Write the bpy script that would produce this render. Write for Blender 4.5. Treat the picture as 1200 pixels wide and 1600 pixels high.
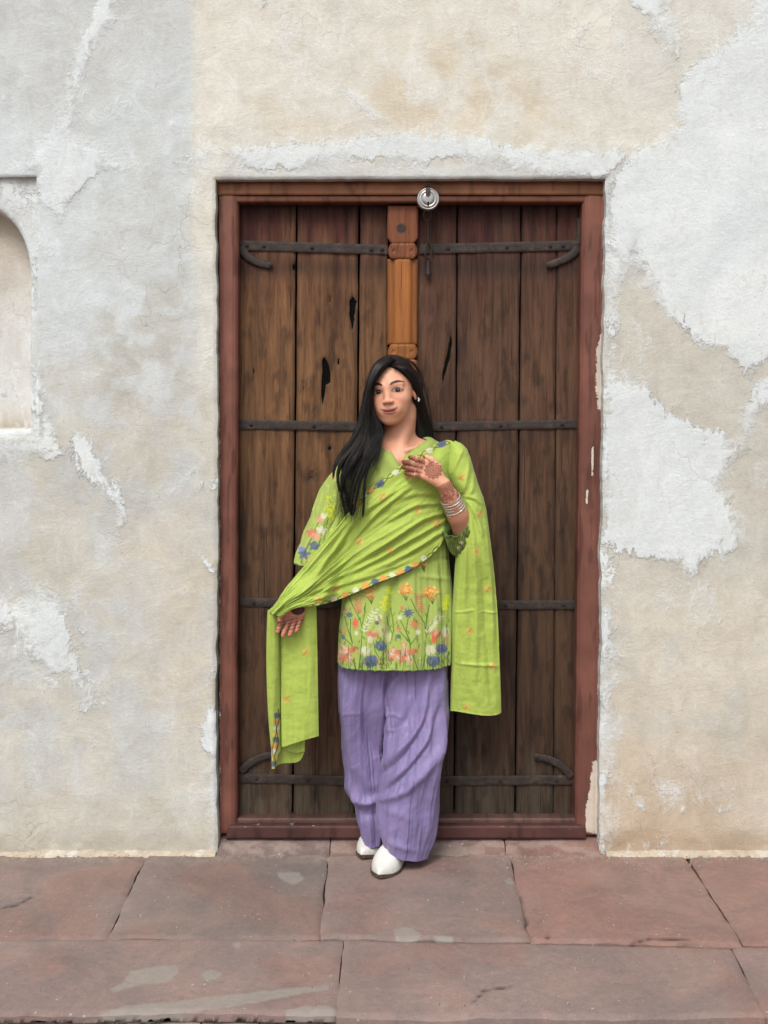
import bpy, bmesh, math, random
import numpy as np
from mathutils import Vector, Matrix
random.seed(7)
RS = np.random.RandomState(7)
for o in list(bpy.data.objects):
    bpy.data.objects.remove(o)
SC = bpy.context.scene
COL = SC.collection

# ------------------------------------------------------------------ camera
FOC, DIST, EYE, HOR = 1728.0, 3.6, 1.45, 640.0     # px focal length at 1200 px width, metres, metres, horizon row
cam_d = bpy.data.cameras.new('camera')
cam = bpy.data.objects.new('camera', cam_d); COL.objects.link(cam)
cam.location = (0, -DIST, EYE)
cam.rotation_euler = (math.radians(90), 0, 0)
cam_d.sensor_fit = 'HORIZONTAL'; cam_d.sensor_width = 36
cam_d.lens = FOC / 1200 * 36
cam_d.shift_y = -(800 - HOR) / 1200
cam_d.clip_start = 0.05; cam_d.clip_end = 2000
SC.camera = cam
SC.render.resolution_x = 768; SC.render.resolution_y = 1024

# ------------------------------------------------------------------ sky, sun, exposure
SUN_EL, SUN_AZ = 52.0, 200.0     # degrees; azimuth: direction the light comes from, 180 = from behind the camera
world = bpy.data.worlds.new('World'); SC.world = world
world.use_nodes = True
wn = world.node_tree; wn.nodes.clear()
sky = wn.nodes.new('ShaderNodeTexSky'); sky.sky_type = 'NISHITA'; sky.sun_disc = False
sky.sun_elevation = math.radians(SUN_EL); sky.sun_rotation = math.radians(SUN_AZ)
sky.air_density = 1.0; sky.dust_density = 4.0; sky.ozone_density = 1.0
hs = wn.nodes.new('ShaderNodeHueSaturation'); hs.inputs['Saturation'].default_value = 0.40
bg = wn.nodes.new('ShaderNodeBackground'); bg.inputs['Strength'].default_value = 0.115
wo = wn.nodes.new('ShaderNodeOutputWorld')
wn.links.new(sky.outputs[0], hs.inputs['Color']); wn.links.new(hs.outputs[0], bg.inputs['Color'])
wn.links.new(bg.outputs[0], wo.inputs['Surface'])
sun_d = bpy.data.lights.new('sun', 'SUN'); sun_d.energy = 1.05; sun_d.angle = math.radians(22)
sun_d.color = (1.0, 0.975, 0.94)
sun = bpy.data.objects.new('sun', sun_d); COL.objects.link(sun)
_a = math.radians(SUN_AZ); _e = math.radians(SUN_EL)
sdir = Vector((math.sin(_a) * math.cos(_e), math.cos(_a) * math.cos(_e), math.sin(_e)))
sun.rotation_euler = (-sdir).to_track_quat('-Z', 'Y').to_euler()
sun.location = sdir * 8
SC.view_settings.view_transform = 'Standard'; SC.view_settings.look = 'None'
SC.view_settings.gamma = 1; SC.view_settings.use_curve_mapping = False
SC.view_settings.exposure = 0.74

# ------------------------------------------------------------------ helpers
def V(px, py, y):
    """real point that stands y metres behind the wall face and is seen at photo pixel (px, py)"""
    k = (np.asarray(y, dtype=float) + DIST) / FOC
    return np.stack(np.broadcast_arrays((np.asarray(px, float) - 600) * k, np.asarray(y, float), EYE - (np.asarray(py, float) - HOR) * k), -1)

def proj(co):
    k = FOC / (co[..., 1] + DIST)
    return 600 + co[..., 0] * k, HOR + (EYE - co[..., 2]) * k

def lin(r, g=None, b=None):
    if g is None: r, g, b = r
    f = lambda c: (c / 255 / 12.92) if c <= 10.3 else ((c / 255 + 0.055) / 1.055) ** 2.4
    return np.array([f(r), f(g), f(b)])

def sm(a, b, x):
    t = np.clip((x - a) / (b - a + 1e-12), 0, 1); return t * t * (3 - 2 * t)

_tab = np.random.RandomState(3).rand(256, 256)
def vn(x, y, seed=0):
    x = np.asarray(x, float) + seed * 17.31; y = np.asarray(y, float) + seed * 9.77
    xi = np.floor(x).astype(int); yi = np.floor(y).astype(int)
    fx = x - xi; fy = y - yi
    fx = fx * fx * (3 - 2 * fx); fy = fy * fy * (3 - 2 * fy)
    a = _tab[xi & 255, yi & 255]; b = _tab[(xi + 1) & 255, yi & 255]
    c = _tab[xi & 255, (yi + 1) & 255]; d = _tab[(xi + 1) & 255, (yi + 1) & 255]
    return (a * (1 - fx) + b * fx) * (1 - fy) + (c * (1 - fx) + d * fx) * fy
def fbm(x, y, seed=0, octv=4, gain=0.5):
    s = 0; a = 1; t = 0; f = 1
    for i in range(octv):
        s = s + a * vn(x * f, y * f, seed + i * 3); t += a; a *= gain; f *= 2.03
    return s / t

def seg_dist(px, py, pts):
    """distance to a polyline, and the parameter along it (0..1)"""
    best = np.full(np.shape(px), 1e9); bt = np.zeros(np.shape(px))
    n = len(pts) - 1
    for i in range(n):
        ax, ay = pts[i]; bx, by = pts[i + 1]
        dx, dy = bx - ax, by - ay
        t = np.clip(((px - ax) * dx + (py - ay) * dy) / (dx * dx + dy * dy + 1e-9), 0, 1)
        d = np.hypot(px - ax - t * dx, py - ay - t * dy)
        m = d < best
        best = np.where(m, d, best); bt = np.where(m, (i + t) / n, bt)
    return best, bt
def poly_sdf(px, py, pts):
    """positive inside, pixels"""
    d = seg_dist(px, py, list(pts) + [pts[0]])[0]
    ins = np.zeros(np.shape(px), bool)
    n = len(pts)
    for i in range(n):
        ax, ay = pts[i]; bx, by = pts[(i + 1) % n]
        c = ((ay > py) != (by > py)) & (px < (bx - ax) * (py - ay) / ((by - ay) + 1e-12) + ax)
        ins ^= c
    return np.where(ins, d, -d)

def interp(t, pts):
    """smooth (Catmull-Rom) curve through pts at t in 0..1"""
    P = np.asarray(pts, float); n = len(P) - 1
    u = np.clip(np.asarray(t, float), 0, 1) * n
    i = np.minimum(u.astype(int), n - 1); f = (u - i)
    if P.ndim > 1: f = f[..., None]
    p1 = P[i]; p2 = P[i + 1]; p0 = P[np.maximum(i - 1, 0)]; p3 = P[np.minimum(i + 2, n)]
    return 0.5 * ((2 * p1) + (p2 - p0) * f + (2 * p0 - 5 * p1 + 4 * p2 - p3) * f * f + (3 * p1 - p0 - 3 * p2 + p3) * f ** 3)
def rows(v, tab):
    """smooth lookup of a table whose first column is the key"""
    T = np.asarray(tab, float)
    u = np.interp(v, T[:, 0], np.arange(len(T)) / (len(T) - 1))
    return interp(u, T[:, 1:])

def setpar(o, parent):
    """parent without moving (every parent here is only translated)"""
    if parent is not None:
        o.parent = parent
        o.matrix_parent_inverse = Matrix.Translation(parent.location).inverted()

def mesh_np(name, co, faces, mat=None, parent=None, attrs=None, smooth=True):
    """faces: (n,4) or (n,3) array or python list"""
    me = bpy.data.meshes.new(name)
    co = np.asarray(co, dtype=np.float32).reshape(-1, 3)
    if isinstance(faces, np.ndarray):
        nf, k = faces.shape
        me.vertices.add(len(co)); me.vertices.foreach_set('co', co.ravel())
        me.loops.add(nf * k); me.loops.foreach_set('vertex_index', faces.astype(np.int32).ravel())
        me.polygons.add(nf); me.polygons.foreach_set('loop_start', np.arange(0, nf * k, k, dtype=np.int32))
        me.update(calc_edges=True)
    else:
        me.from_pydata(co.tolist(), [], faces); me.update()
    me.polygons.foreach_set('use_smooth', np.full(len(me.polygons), smooth, bool))
    for an, (typ, arr) in (attrs or {}).items():
        if typ == 'c':
            a = me.attributes.new(an, 'FLOAT_COLOR', 'POINT')
            c = np.ones((len(co), 4), np.float32); c[:, :3] = np.asarray(arr).reshape(-1, 3)
            a.data.foreach_set('color', c.ravel())
        else:
            a = me.attributes.new(an, 'FLOAT', 'POINT')
            a.data.foreach_set('value', np.asarray(arr, np.float32).ravel())
    o = bpy.data.objects.new(name, me); COL.objects.link(o)
    if mat: me.materials.append(mat)
    setpar(o, parent)
    return o

def grid_faces(n, m, wrap=False, off=0, flip=False):
    i = np.arange(n - 1)[:, None]; j = np.arange(m if wrap else m - 1)[None, :]
    j2 = (j + 1) % m
    a = i * m + j; b = (i + 1) * m + j; c = (i + 1) * m + j2; d = i * m + j2
    f = np.stack([a, b, c, d], -1).reshape(-1, 4) + off
    return f[:, ::-1] if flip else f

class Acc:
    """collects grids into one mesh"""
    def __init__(s): s.co = []; s.f = []; s.n = 0; s.at = {}
    def add(s, co, f, **at):
        co = np.asarray(co, float).reshape(-1, 3)
        s.co.append(co); s.f.append(np.asarray(f) + s.n); s.n += len(co)
        for k, v in at.items(): s.at.setdefault(k, []).append(np.asarray(v, float).reshape(len(co), -1))
    def grid(s, co, wrap=False, flip=False, **at):
        n, m = co.shape[:2]; s.add(co.reshape(-1, 3), grid_faces(n, m, wrap, 0, flip), **at)
    def build(s, name, mat, parent=None, smooth=True):
        at = {k: ('c' if v[0].shape[1] == 3 else 'f', np.concatenate(v)) for k, v in s.at.items()}
        return mesh_np(name, np.concatenate(s.co), np.concatenate(s.f), mat, parent, at, smooth)

def tube(path, rad, seg=8, squash=1.0, cap=True):
    """quad tube round a 3-D path, radius per point; returns co (n,seg,3)"""
    P = np.asarray(path, float); n = len(P)
    T = np.gradient(P, axis=0); T /= np.linalg.norm(T, axis=1)[:, None] + 1e-9
    up = np.array([0, 0, 1.0]) if abs(T[0][2]) < 0.9 else np.array([0, 1.0, 0])
    N = np.cross(T, up); N /= np.linalg.norm(N, axis=1)[:, None] + 1e-9
    B = np.cross(T, N)
    a = np.linspace(0, 2 * np.pi, seg, endpoint=False)
    r = np.broadcast_to(np.asarray(rad, float), (n,)).copy()
    if cap: 
        P = np.concatenate([P[:1], P, P[-1:]]); N = np.concatenate([N[:1], N, N[-1:]]); B = np.concatenate([B[:1], B, B[-1:]])
        r = np.concatenate([[1e-5], r, [1e-5]])
    return P[:, None] + r[:, None, None] * (np.cos(a)[None, :, None] * N[:, None] + squash * np.sin(a)[None, :, None] * B[:, None])

def bm_obj(name, bm, mat, parent=None, bevel=0, smooth=False, seg=2):
    if bevel: bmesh.ops.bevel(bm, geom=bm.edges[:], offset=bevel, segments=seg, affect='EDGES', profile=0.6)
    bmesh.ops.recalc_face_normals(bm, faces=bm.faces[:])
    me = bpy.data.meshes.new(name); bm.to_mesh(me); bm.free()
    for p in me.polygons: p.use_smooth = smooth
    o = bpy.data.objects.new(name, me); COL.objects.link(o)
    if mat: me.materials.append(mat)
    setpar(o, parent)
    return o
def prism(bm, front, back):
    """closed solid between two equal-length loops of points"""
    f = [bm.verts.new(p) for p in front]; b = [bm.verts.new(p) for p in back]
    bm.faces.new(f); bm.faces.new(b[::-1]); n = len(f)
    for i in range(n): bm.faces.new((f[i], b[i], b[(i + 1) % n], f[(i + 1) % n]))
def px_block(name, quad, y0, y1, mat, parent, bevel=0.003, smooth=False, seg=2):
    """solid whose front face (depth y0) is seen at the pixel loop, straight back to y1"""
    fr = [V(x, y, y0) for x, y in quad]
    bk = [np.array([p[0], y1, p[2]]) for p in fr]
    bm = bmesh.new(); prism(bm, fr, bk)
    return bm_obj(name, bm, mat, parent, bevel, smooth, seg)

def empty(name, loc=(0, 0, 0), **props):
    o = bpy.data.objects.new(name, None); COL.objects.link(o); o.location = loc
    o.empty_display_size = 0.1
    for k, v in props.items(): o[k] = v
    return o
adopt = setpar

# ------------------------------------------------------------------ material helpers
class M:
    def __init__(s, name, rough=0.8, spec=0.3):
        s.m = bpy.data.materials.new(name); s.m.use_nodes = True
        s.t = s.m.node_tree; s.b = s.t.nodes['Principled BSDF']
        s.b.inputs['Roughness'].default_value = rough
        s.b.inputs['Specular IOR Level'].default_value = spec
        s.tc = None
    def n(s, typ, **kw):
        nd = s.t.nodes.new(typ)
        for k, v in kw.items(): setattr(nd, k, v)
        return nd
    def L(s, a, b): s.t.links.new(a, b)
    def coord(s, scale=(1, 1, 1), loc=(0, 0, 0), kind='Object'):
        tc = s.n('ShaderNodeTexCoord'); mp = s.n('ShaderNodeMapping')
        mp.inputs['Scale'].default_value = scale; mp.inputs['Location'].default_value = loc
        s.L(tc.outputs[kind], mp.inputs['Vector']); return mp.outputs[0]
    def noise(s, scale, detail=6, rough=0.6, vec=None, dist=0.0):
        nd = s.n('ShaderNodeTexNoise'); nd.inputs['Scale'].default_value = scale
        nd.inputs['Detail'].default_value = detail; nd.inputs['Roughness'].default_value = rough
        nd.inputs['Distortion'].default_value = dist
        s.L(vec if vec is not None else s.coord(), nd.inputs['Vector']); return nd.outputs['Fac']
    def ramp(s, fac, stops):
        r = s.n('ShaderNodeValToRGB'); e = r.color_ramp.elements
        while len(e) < len(stops): e.new(0.5)
        for k, (p, c) in enumerate(stops):
            e[k].position = p; e[k].color = (*c, 1) if hasattr(c, '__len__') else (c, c, c, 1)
        s.L(fac, r.inputs[0]); return r.outputs[0]
    def math(s, op, a, b=0.0, c=None, clamp=False):
        nd = s.n('ShaderNodeMath', operation=op); nd.use_clamp = clamp
        for k, v in enumerate((a, b, c)):
            if v is None: continue
            if isinstance(v, (int, float)): nd.inputs[k].default_value = v
            else: s.L(v, nd.inputs[k])
        return nd.outputs[0]
    def mix(s, fac, a, b, mode='MIX'):
        nd = s.n('ShaderNodeMix', data_type='RGBA', blend_type=mode)
        for inp, v in ((nd.inputs[0], fac), (nd.inputs[6], a), (nd.inputs[7], b)):
            if isinstance(v, (int, float)): inp.default_value = v
            elif isinstance(v, (tuple, list, np.ndarray)): inp.default_value = (*[float(q) for q in v[:3]], 1)
            else: s.L(v, inp)
        return nd.outputs[2]
    def attr(s, name, fac=False):
        nd = s.n('ShaderNodeAttribute'); nd.attribute_name = name
        return nd.outputs['Fac' if fac else 'Color']
    def bump(s, h, dist=0.002, strength=1.0, prev=None):
        nd = s.n('ShaderNodeBump'); nd.inputs['Distance'].default_value = dist; nd.inputs['Strength'].default_value = strength
        s.L(h, nd.inputs['Height'])
        if prev is not None: s.L(prev, nd.inputs['Normal'])
        return nd.outputs[0]
    def out(s, color=None, normal=None, rough=None, metal=None, **kw):
        if color is not None:
            if isinstance(color, (tuple, list, np.ndarray)): s.b.inputs['Base Color'].default_value = (*[float(q) for q in color[:3]], 1)
            else: s.L(color, s.b.inputs['Base Color'])
        if normal is not None: s.L(normal, s.b.inputs['Normal'])
        if rough is not None:
            if isinstance(rough, (int, float)): s.b.inputs['Roughness'].default_value = rough
            else: s.L(rough, s.b.inputs['Roughness'])
        if metal is not None: s.b.inputs['Metallic'].default_value = metal
        for k, v in kw.items(): s.b.inputs[k.replace('_', ' ')].default_value = v
        return s.m
# ================================================================== MATERIALS OF THE SETTING
def mat_plaster():
    m = M('lime_plaster', 0.93, 0.15)
    o = m.coord()
    base = m.attr('Col'); w = m.attr('white', True)
    n1 = m.noise(9, 8, 0.65, o, 0.6); n2 = m.noise(60, 6, 0.7, o, 0.4); n3 = m.noise(3.2, 6, 0.6, o, 1.2)
    ns = m.noise(7, 6, 0.7, m.coord((2.6, 2.6, 0.7)), 0.5)
    th = m.coord((1, 1, 3.4)); nh = m.noise(14, 6, 0.75, th, 1.2)
    # ragged edge of the newer white lime coat, brushed out thinly in places
    br = m.noise(20, 5, 0.7, m.coord((1.0, 1.0, 0.45), (3, 0, 1)), 1.6)
    e = m.math('ADD', w, m.math('MULTIPLY', m.math('SUBTRACT', n1, 0.5), 2.2))
    e = m.math('ADD', e, m.math('MULTIPLY', m.math('SUBTRACT', br, 0.5), 2.4))
    e = m.math('ADD', e, m.math('MULTIPLY', m.math('SUBTRACT', n2, 0.5), 1.0))
    sft = m.ramp(m.noise(4.5, 3, 0.5, o), [(0.42, 0.22), (0.62, 1.6)])
    wm = m.n('ShaderNodeMapRange', interpolation_type='SMOOTHSTEP'); m.L(m.math('MULTIPLY', sft, -0.45), wm.inputs['From Min']); m.L(sft, wm.inputs['From Max'])
    m.L(e, wm.inputs['Value']); wm = m.math('MULTIPLY', wm.outputs[0], m.ramp(n3, [(0.30, 0.78), (0.55, 0.97)]))
    # mottling of the old coat
    old = m.mix(m.ramp(n1, [(0.34, 0.0), (0.68, 1.0)]), m.mix(1.0, base, (0.90, 0.885, 0.865), 'MULTIPLY'), m.mix(1.0, base, (1.07, 1.07, 1.07), 'MULTIPLY'))
    old = m.mix(m.ramp(n3, [(0.47, 0.0), (0.74, 0.40)]), old, m.mix(1.0, old, (0.88, 0.84, 0.77), 'MULTIPLY'))
    old = m.mix(m.ramp(br, [(0.54, 0.0), (0.68, 0.50)]), old, m.mix(1.0, old, (1.13, 1.15, 1.19), 'MULTIPLY'))
    old = m.mix(m.ramp(br, [(0.32, 0.35), (0.45, 0.0)]), old, m.mix(1.0, old, (0.86, 0.81, 0.73), 'MULTIPLY'))
    old = m.mix(m.ramp(ns, [(0.52, 0.0), (0.72, 0.40)]), old, m.mix(1.0, old, (1.10, 1.12, 1.15), 'MULTIPLY'))
    old = m.mix(m.ramp(nh, [(0.63, 0.0), (0.72, 0.20)]), old, (0.62, 0.64, 0.64))
    old = m.mix(m.ramp(nh, [(0.30, 0.20), (0.38, 0.0)]), old, m.mix(1.0, old, (0.78, 0.72, 0.64), 'MULTIPLY'))
    wht = m.mix(m.ramp(n3, [(0.35, 0.0), (0.7, 1.0)]), lin(201, 209, 211), lin(214, 220, 219))
    wht = m.mix(m.ramp(br, [(0.34, 0.45), (0.50, 0.0)]), wht, lin(196, 199, 196))
    wht = m.mix(m.ramp(n2, [(0.30, 0.4), (0.44, 0.0)]), wht, lin(192, 190, 184))
    c = m.mix(wm, old, wht)
    nf = m.noise(130, 5, 0.75, m.coord((1, 1, 1.6)), 0.8)
    c = m.mix(m.ramp(nf, [(0.40, 0.55), (0.52, 0.0)]), c, m.mix(1.0, c, (0.86, 0.85, 0.83), 'MULTIPLY'))
    c = m.mix(m.ramp(nf, [(0.56, 0.0), (0.66, 0.45)]), c, m.mix(1.0, c, (1.08, 1.08, 1.09), 'MULTIPLY'))
    # hairline cracks and pinholes
    vo = m.n('ShaderNodeTexVoronoi', feature='DISTANCE_TO_EDGE'); vo.inputs['Scale'].default_value = 4.5
    wv = m.n('ShaderNodeVectorMath', operation='ADD'); nz = m.n('ShaderNodeTexNoise'); nz.inputs['Scale'].default_value = 6; nz.inputs['Detail'].default_value = 5
    m.L(o, nz.inputs['Vector']); sc = m.n('ShaderNodeVectorMath', operation='SCALE'); sc.inputs['Scale'].default_value = 0.35
    m.L(nz.outputs['Color'], sc.inputs[0]); m.L(o, wv.inputs[0]); m.L(sc.outputs[0], wv.inputs[1]); m.L(wv.outputs[0], vo.inputs['Vector'])
    crk = m.math('MULTIPLY', m.ramp(vo.outputs['Distance'], [(0.0, 1.0), (0.006, 0.0)]), m.ramp(m.noise(2.1, 2, 0.5, o), [(0.52, 0.0), (0.66, 0.55)]))
    c = m.mix(crk, c, m.mix(1.0, c, (0.66, 0.60, 0.52), 'MULTIPLY'))
    pin = m.n('ShaderNodeTexVoronoi'); pin.inputs['Scale'].default_value = 26; m.L(o, pin.inputs['Vector'])
    pm = m.math('MULTIPLY', m.ramp(pin.outputs['Distance'], [(0.03, 1.0), (0.07, 0.0)]), m.ramp(m.noise(5, 2, 0.5, o), [(0.56, 0.0), (0.60, 0.7)]))
    c = m.mix(pm, c, (0.16, 0.13, 0.10))
    h = m.math('ADD', m.math('MULTIPLY', wm, 0.7), m.math('MULTIPLY', n1, 1.2))
    h = m.math('ADD', h, m.math('MULTIPLY', n2, 0.55)); h = m.math('ADD', h, m.math('MULTIPLY', nh, 0.3))
    h = m.math('SUBTRACT', h, m.math('MULTIPLY', crk, 0.5))
    b1 = m.bump(h, 0.0042, 0.8)
    b2 = m.bump(m.noise(170, 3, 0.6, o), 0.0006, 0.25, b1)
    return m.out(c, b2)

def mat_wood(name, painted=False, gloss=0.6, grain=1.0):
    m = M(name, gloss, 0.3)
    base = m.attr('Col'); crack = m.attr('crack', True)
    inf = m.n('ShaderNodeObjectInfo')
    off = m.n('ShaderNodeCombineXYZ'); m.L(m.math('MULTIPLY', inf.outputs['Random'], 13.0), off.inputs[0]); m.L(m.math('MULTIPLY', inf.outputs['Random'], 7.0), off.inputs[2])
    def vec(s):
        a = m.n('ShaderNodeVectorMath', operation='ADD'); m.L(m.coord(s), a.inputs[0]); m.L(off.outputs[0], a.inputs[1]); return a.outputs[0]
    v = vec((1, 1, 0.07)) if not painted else vec((1, 1, 1))
    g1 = m.noise(48, 9, 0.72, v, 0.5); g2 = m.noise(230, 6, 0.75, v, 0.2)
    g3 = m.noise(5.5, 5, 0.6, vec((1, 1, 0.45)), 0.8)
    if painted:
        c = m.mix(m.ramp(g3, [(0.35, 0.0), (0.7, 1.0)]), m.mix(1.0, base, (0.80, 0.78, 0.78), 'MULTIPLY'), m.mix(1.0, base, (1.18, 1.2, 1.2), 'MULTIPLY'))
        c = m.mix(m.ramp(g1, [(0.60, 0.0), (0.70, 0.35)]), c, m.mix(1.0, c, (0.62, 0.58, 0.58), 'MULTIPLY'))
        ch = m.attr('chip', True)
        e = m.math('ADD', ch, m.math('MULTIPLY', m.math('SUBTRACT', g1, 0.5), 1.6)); e = m.math('ADD', e, m.math('MULTIPLY', m.math('SUBTRACT', m.noise(200, 4, 0.7), 0.5), 1.4))
        cm = m.ramp(e, [(0.50, 0.0), (0.56, 1.0)])
        c = m.mix(cm, c, m.mix(g1, (0.42, 0.34, 0.27), (0.66, 0.60, 0.52)))
        h = m.math('SUBTRACT', m.math('MULTIPLY', g1, 0.6), m.math('MULTIPLY', cm, 0.8))
    else:
        c = m.mix(m.math('MULTIPLY', m.ramp(g1, [(0.38, 1.0), (0.56, 0.0)]), 0.75 * grain), base, m.mix(1.0, base, (0.36, 0.32, 0.30), 'MULTIPLY'))
        c = m.mix(m.math('MULTIPLY', m.ramp(g2, [(0.52, 0.0), (0.70, 1.0)]), 0.50 * grain), c, m.mix(1.0, c, (1.75, 1.75, 1.7), 'MULTIPLY'))
        c = m.mix(m.ramp(g3, [(0.52, 0.0), (0.78, 0.28)]), c, m.mix(1.0, c, (0.62, 0.54, 0.50), 'MULTIPLY'))
        c = m.mix(m.ramp(g3, [(0.28, 0.45), (0.46, 0.0)]), c, m.mix(1.0, c, (1.45, 1.42, 1.35), 'MULTIPLY'))
        vf = vec((1, 1, 0.012)); fl = m.noise(120, 3, 0.5, vf, 0.15); br = m.noise(9, 4, .6, vec((1, 1, .5)))
        fs = m.math('MULTIPLY', m.ramp(fl, [(0.645, 0.0), (0.675, 1.0)]), m.ramp(br, [(0.46, 0.0), (0.58, 0.85)]))
        c = m.mix(fs, c, (0.010, 0.008, 0.006))
        e = m.math('ADD', crack, m.math('MULTIPLY', m.math('SUBTRACT', m.noise(85, 5, 0.7, vec((1, 1, 0.22))), 0.5), 3.4))
        cm = m.ramp(e, [(0.0, 0.0), (0.12, 1.0)])
        c = m.mix(cm, c, (0.006, 0.006, 0.005))
        m.L(m.math('MULTIPLY', m.math('SUBTRACT', 1.0, cm), 0.3), m.b.inputs['Specular IOR Level'])
        h = m.math('SUBTRACT', m.math('ADD', g1, m.math('MULTIPLY', g2, 0.7)), fs)
    return m.out(c, m.bump(h, 0.0022 if not painted else 0.001, 0.8), m.ramp(g1, [(0.3, min(gloss + 0.2, 1)), (0.7, gloss - 0.05)]))

def mat_iron():
    m = M('old_iron', 0.55, 0.5)
    n1 = m.noise(30, 6, 0.7); n2 = m.noise(160, 4, 0.6)
    c = m.ramp(n1, [(0.35, (0.014, 0.009, 0.007)), (0.55, (0.032, 0.021, 0.016)), (0.72, (0.075, 0.048, 0.034))])
    return m.out(c, m.bump(m.math('ADD', n1, m.math('MULTIPLY', n2, 0.5)), 0.003, 1.0), 0.72, 0.0)

def mat_stone(name):
    m = M(name, 0.85, 0.25)
    o = m.coord(); base = m.attr('Col'); st = m.attr('stain', True)
    n1 = m.noise(5, 8, 0.65, o, 0.8); n2 = m.noise(45, 6, 0.7, o); n3 = m.noise(220, 3, 0.6, o)
    c = m.mix(m.ramp(n1, [(0.34, 0.0), (0.66, 1.0)]), m.mix(1.0, base, (0.82, 0.85, 0.88), 'MULTIPLY'), m.mix(1.0, base, (1.16, 1.08, 1.05), 'MULTIPLY'))
    c = m.mix(m.ramp(n2, [(0.50, 0.0), (0.68, 0.40)]), c, m.mix(1.0, c, (1.35, 1.35, 1.35), 'MULTIPLY'))
    c = m.mix(m.ramp(n2, [(0.30, 0.45), (0.44, 0.0)]), c, m.mix(1.0, c, (0.62, 0.62, 0.63), 'MULTIPLY'))
    c = m.mix(m.ramp(n3, [(0.62, 0.0), (0.72, 0.55)]), c, (0.38, 0.32, 0.29))
    c = m.mix(m.ramp(n3, [(0.28, 0.5), (0.38, 0.0)]), c, (0.07, 0.05, 0.045))
    vo = m.n('ShaderNodeTexVoronoi'); vo.inputs['Scale'].default_value = 30; m.L(o, vo.inputs['Vector'])
    sp = m.math('MULTIPLY', m.ramp(vo.outputs['Distance'], [(0.06, 1.0), (0.13, 0.0)]), m.ramp(m.noise(7, 3, 0.6, o), [(0.50, 0.0), (0.62, 0.8)]))
    c = m.mix(sp, c, (0.40, 0.36, 0.32))
    e = m.math('ADD', st, m.math('MULTIPLY', m.math('SUBTRACT', m.noise(24, 6, 0.65, o, 0.5), 0.5), 1.2))
    sm_ = m.ramp(e, [(0.0, 0.0), (0.35, 0.75)])
    c = m.mix(sm_, c, m.mix(n2, (0.21, 0.19, 0.165), (0.31, 0.285, 0.25)))
    h = m.math('ADD', m.math('MULTIPLY', n1, 1.3), m.math('MULTIPLY', n2, 0.7)); h = m.math('ADD', h, m.math('MULTIPLY', n3, 0.25))
    return m.out(c, m.bump(h, 0.004, 0.7), m.ramp(n1, [(0.3, 0.9), (0.7, 0.66)]))

PLASTER = mat_plaster()
WOOD = mat_wood('weathered_door_wood', False, 0.62)
POSTWOOD = mat_wood('varnished_post_wood', False, 0.42, 0.55)
PAINTW = mat_wood('red_oxide_painted_wood', True, 0.55)
IRON = mat_iron()
STONE = mat_stone('red_sandstone')
_m = M('joint_dirt', 0.95, 0.1)
DIRT = _m.out(_m.ramp(_m.noise(60, 6, 0.7), [(0.35, (0.04, 0.026, 0.021)), (0.7, (0.11, 0.075, 0.06))]), _m.bump(_m.noise(120, 5, 0.7), 0.004, 1.0))
_m = M('dark_void', 1.0, 0.0); VOID = _m.out(_m.ramp(_m.noise(20), [(0.3, (0.004, 0.004, 0.004)), (0.7, (0.010, 0.009, 0.008))]))

# ================================================================== WALL
NX0, NX1, NY0, NY1 = -127, 57, 276, 682          # rectangular panel of the niche (px, wall face)
wall_root = empty('plastered_wall', (0, 0, 0), label='old lime plastered wall with flaking white patches round the wooden door', category='wall', kind='thing')
wx = lambda px: (px - 600) * DIST / FOC
wz = lambda py: EYE - (py - HOR) * DIST / FOC
DX0, DX1 = wx(338), wx(946)
DZ = wz(279)
def lines(a, b, step, marks):
    v = list(np.arange(a, b, step)) + [b]
    for k in marks: v = [q for q in v if abs(q - k) > step * 0.55] + [k]
    return np.array(sorted(v))
xs = np.concatenate([[-6, -4, -2.6, -2.0], lines(-1.5, 1.42, 0.0058, [DX0, DX1, wx(NX0), wx(NX1)]), [1.9, 2.6, 4, 6]])
zs = np.concatenate([[-0.12, -0.06], lines(-0.02, 2.86, 0.0058, [DZ, wz(NY0), wz(NY1)]), [3.2, 4.0, 5.2]])
ix = {k: int(np.argmin(abs(xs - k))) for k in (DX0, DX1, wx(NX0), wx(NX1))}
iz = {k: int(np.argmin(abs(zs - k))) for k in (DZ, wz(NY0), wz(NY1))}
X, Z = np.meshgrid(xs, zs, indexing='ij')

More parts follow.
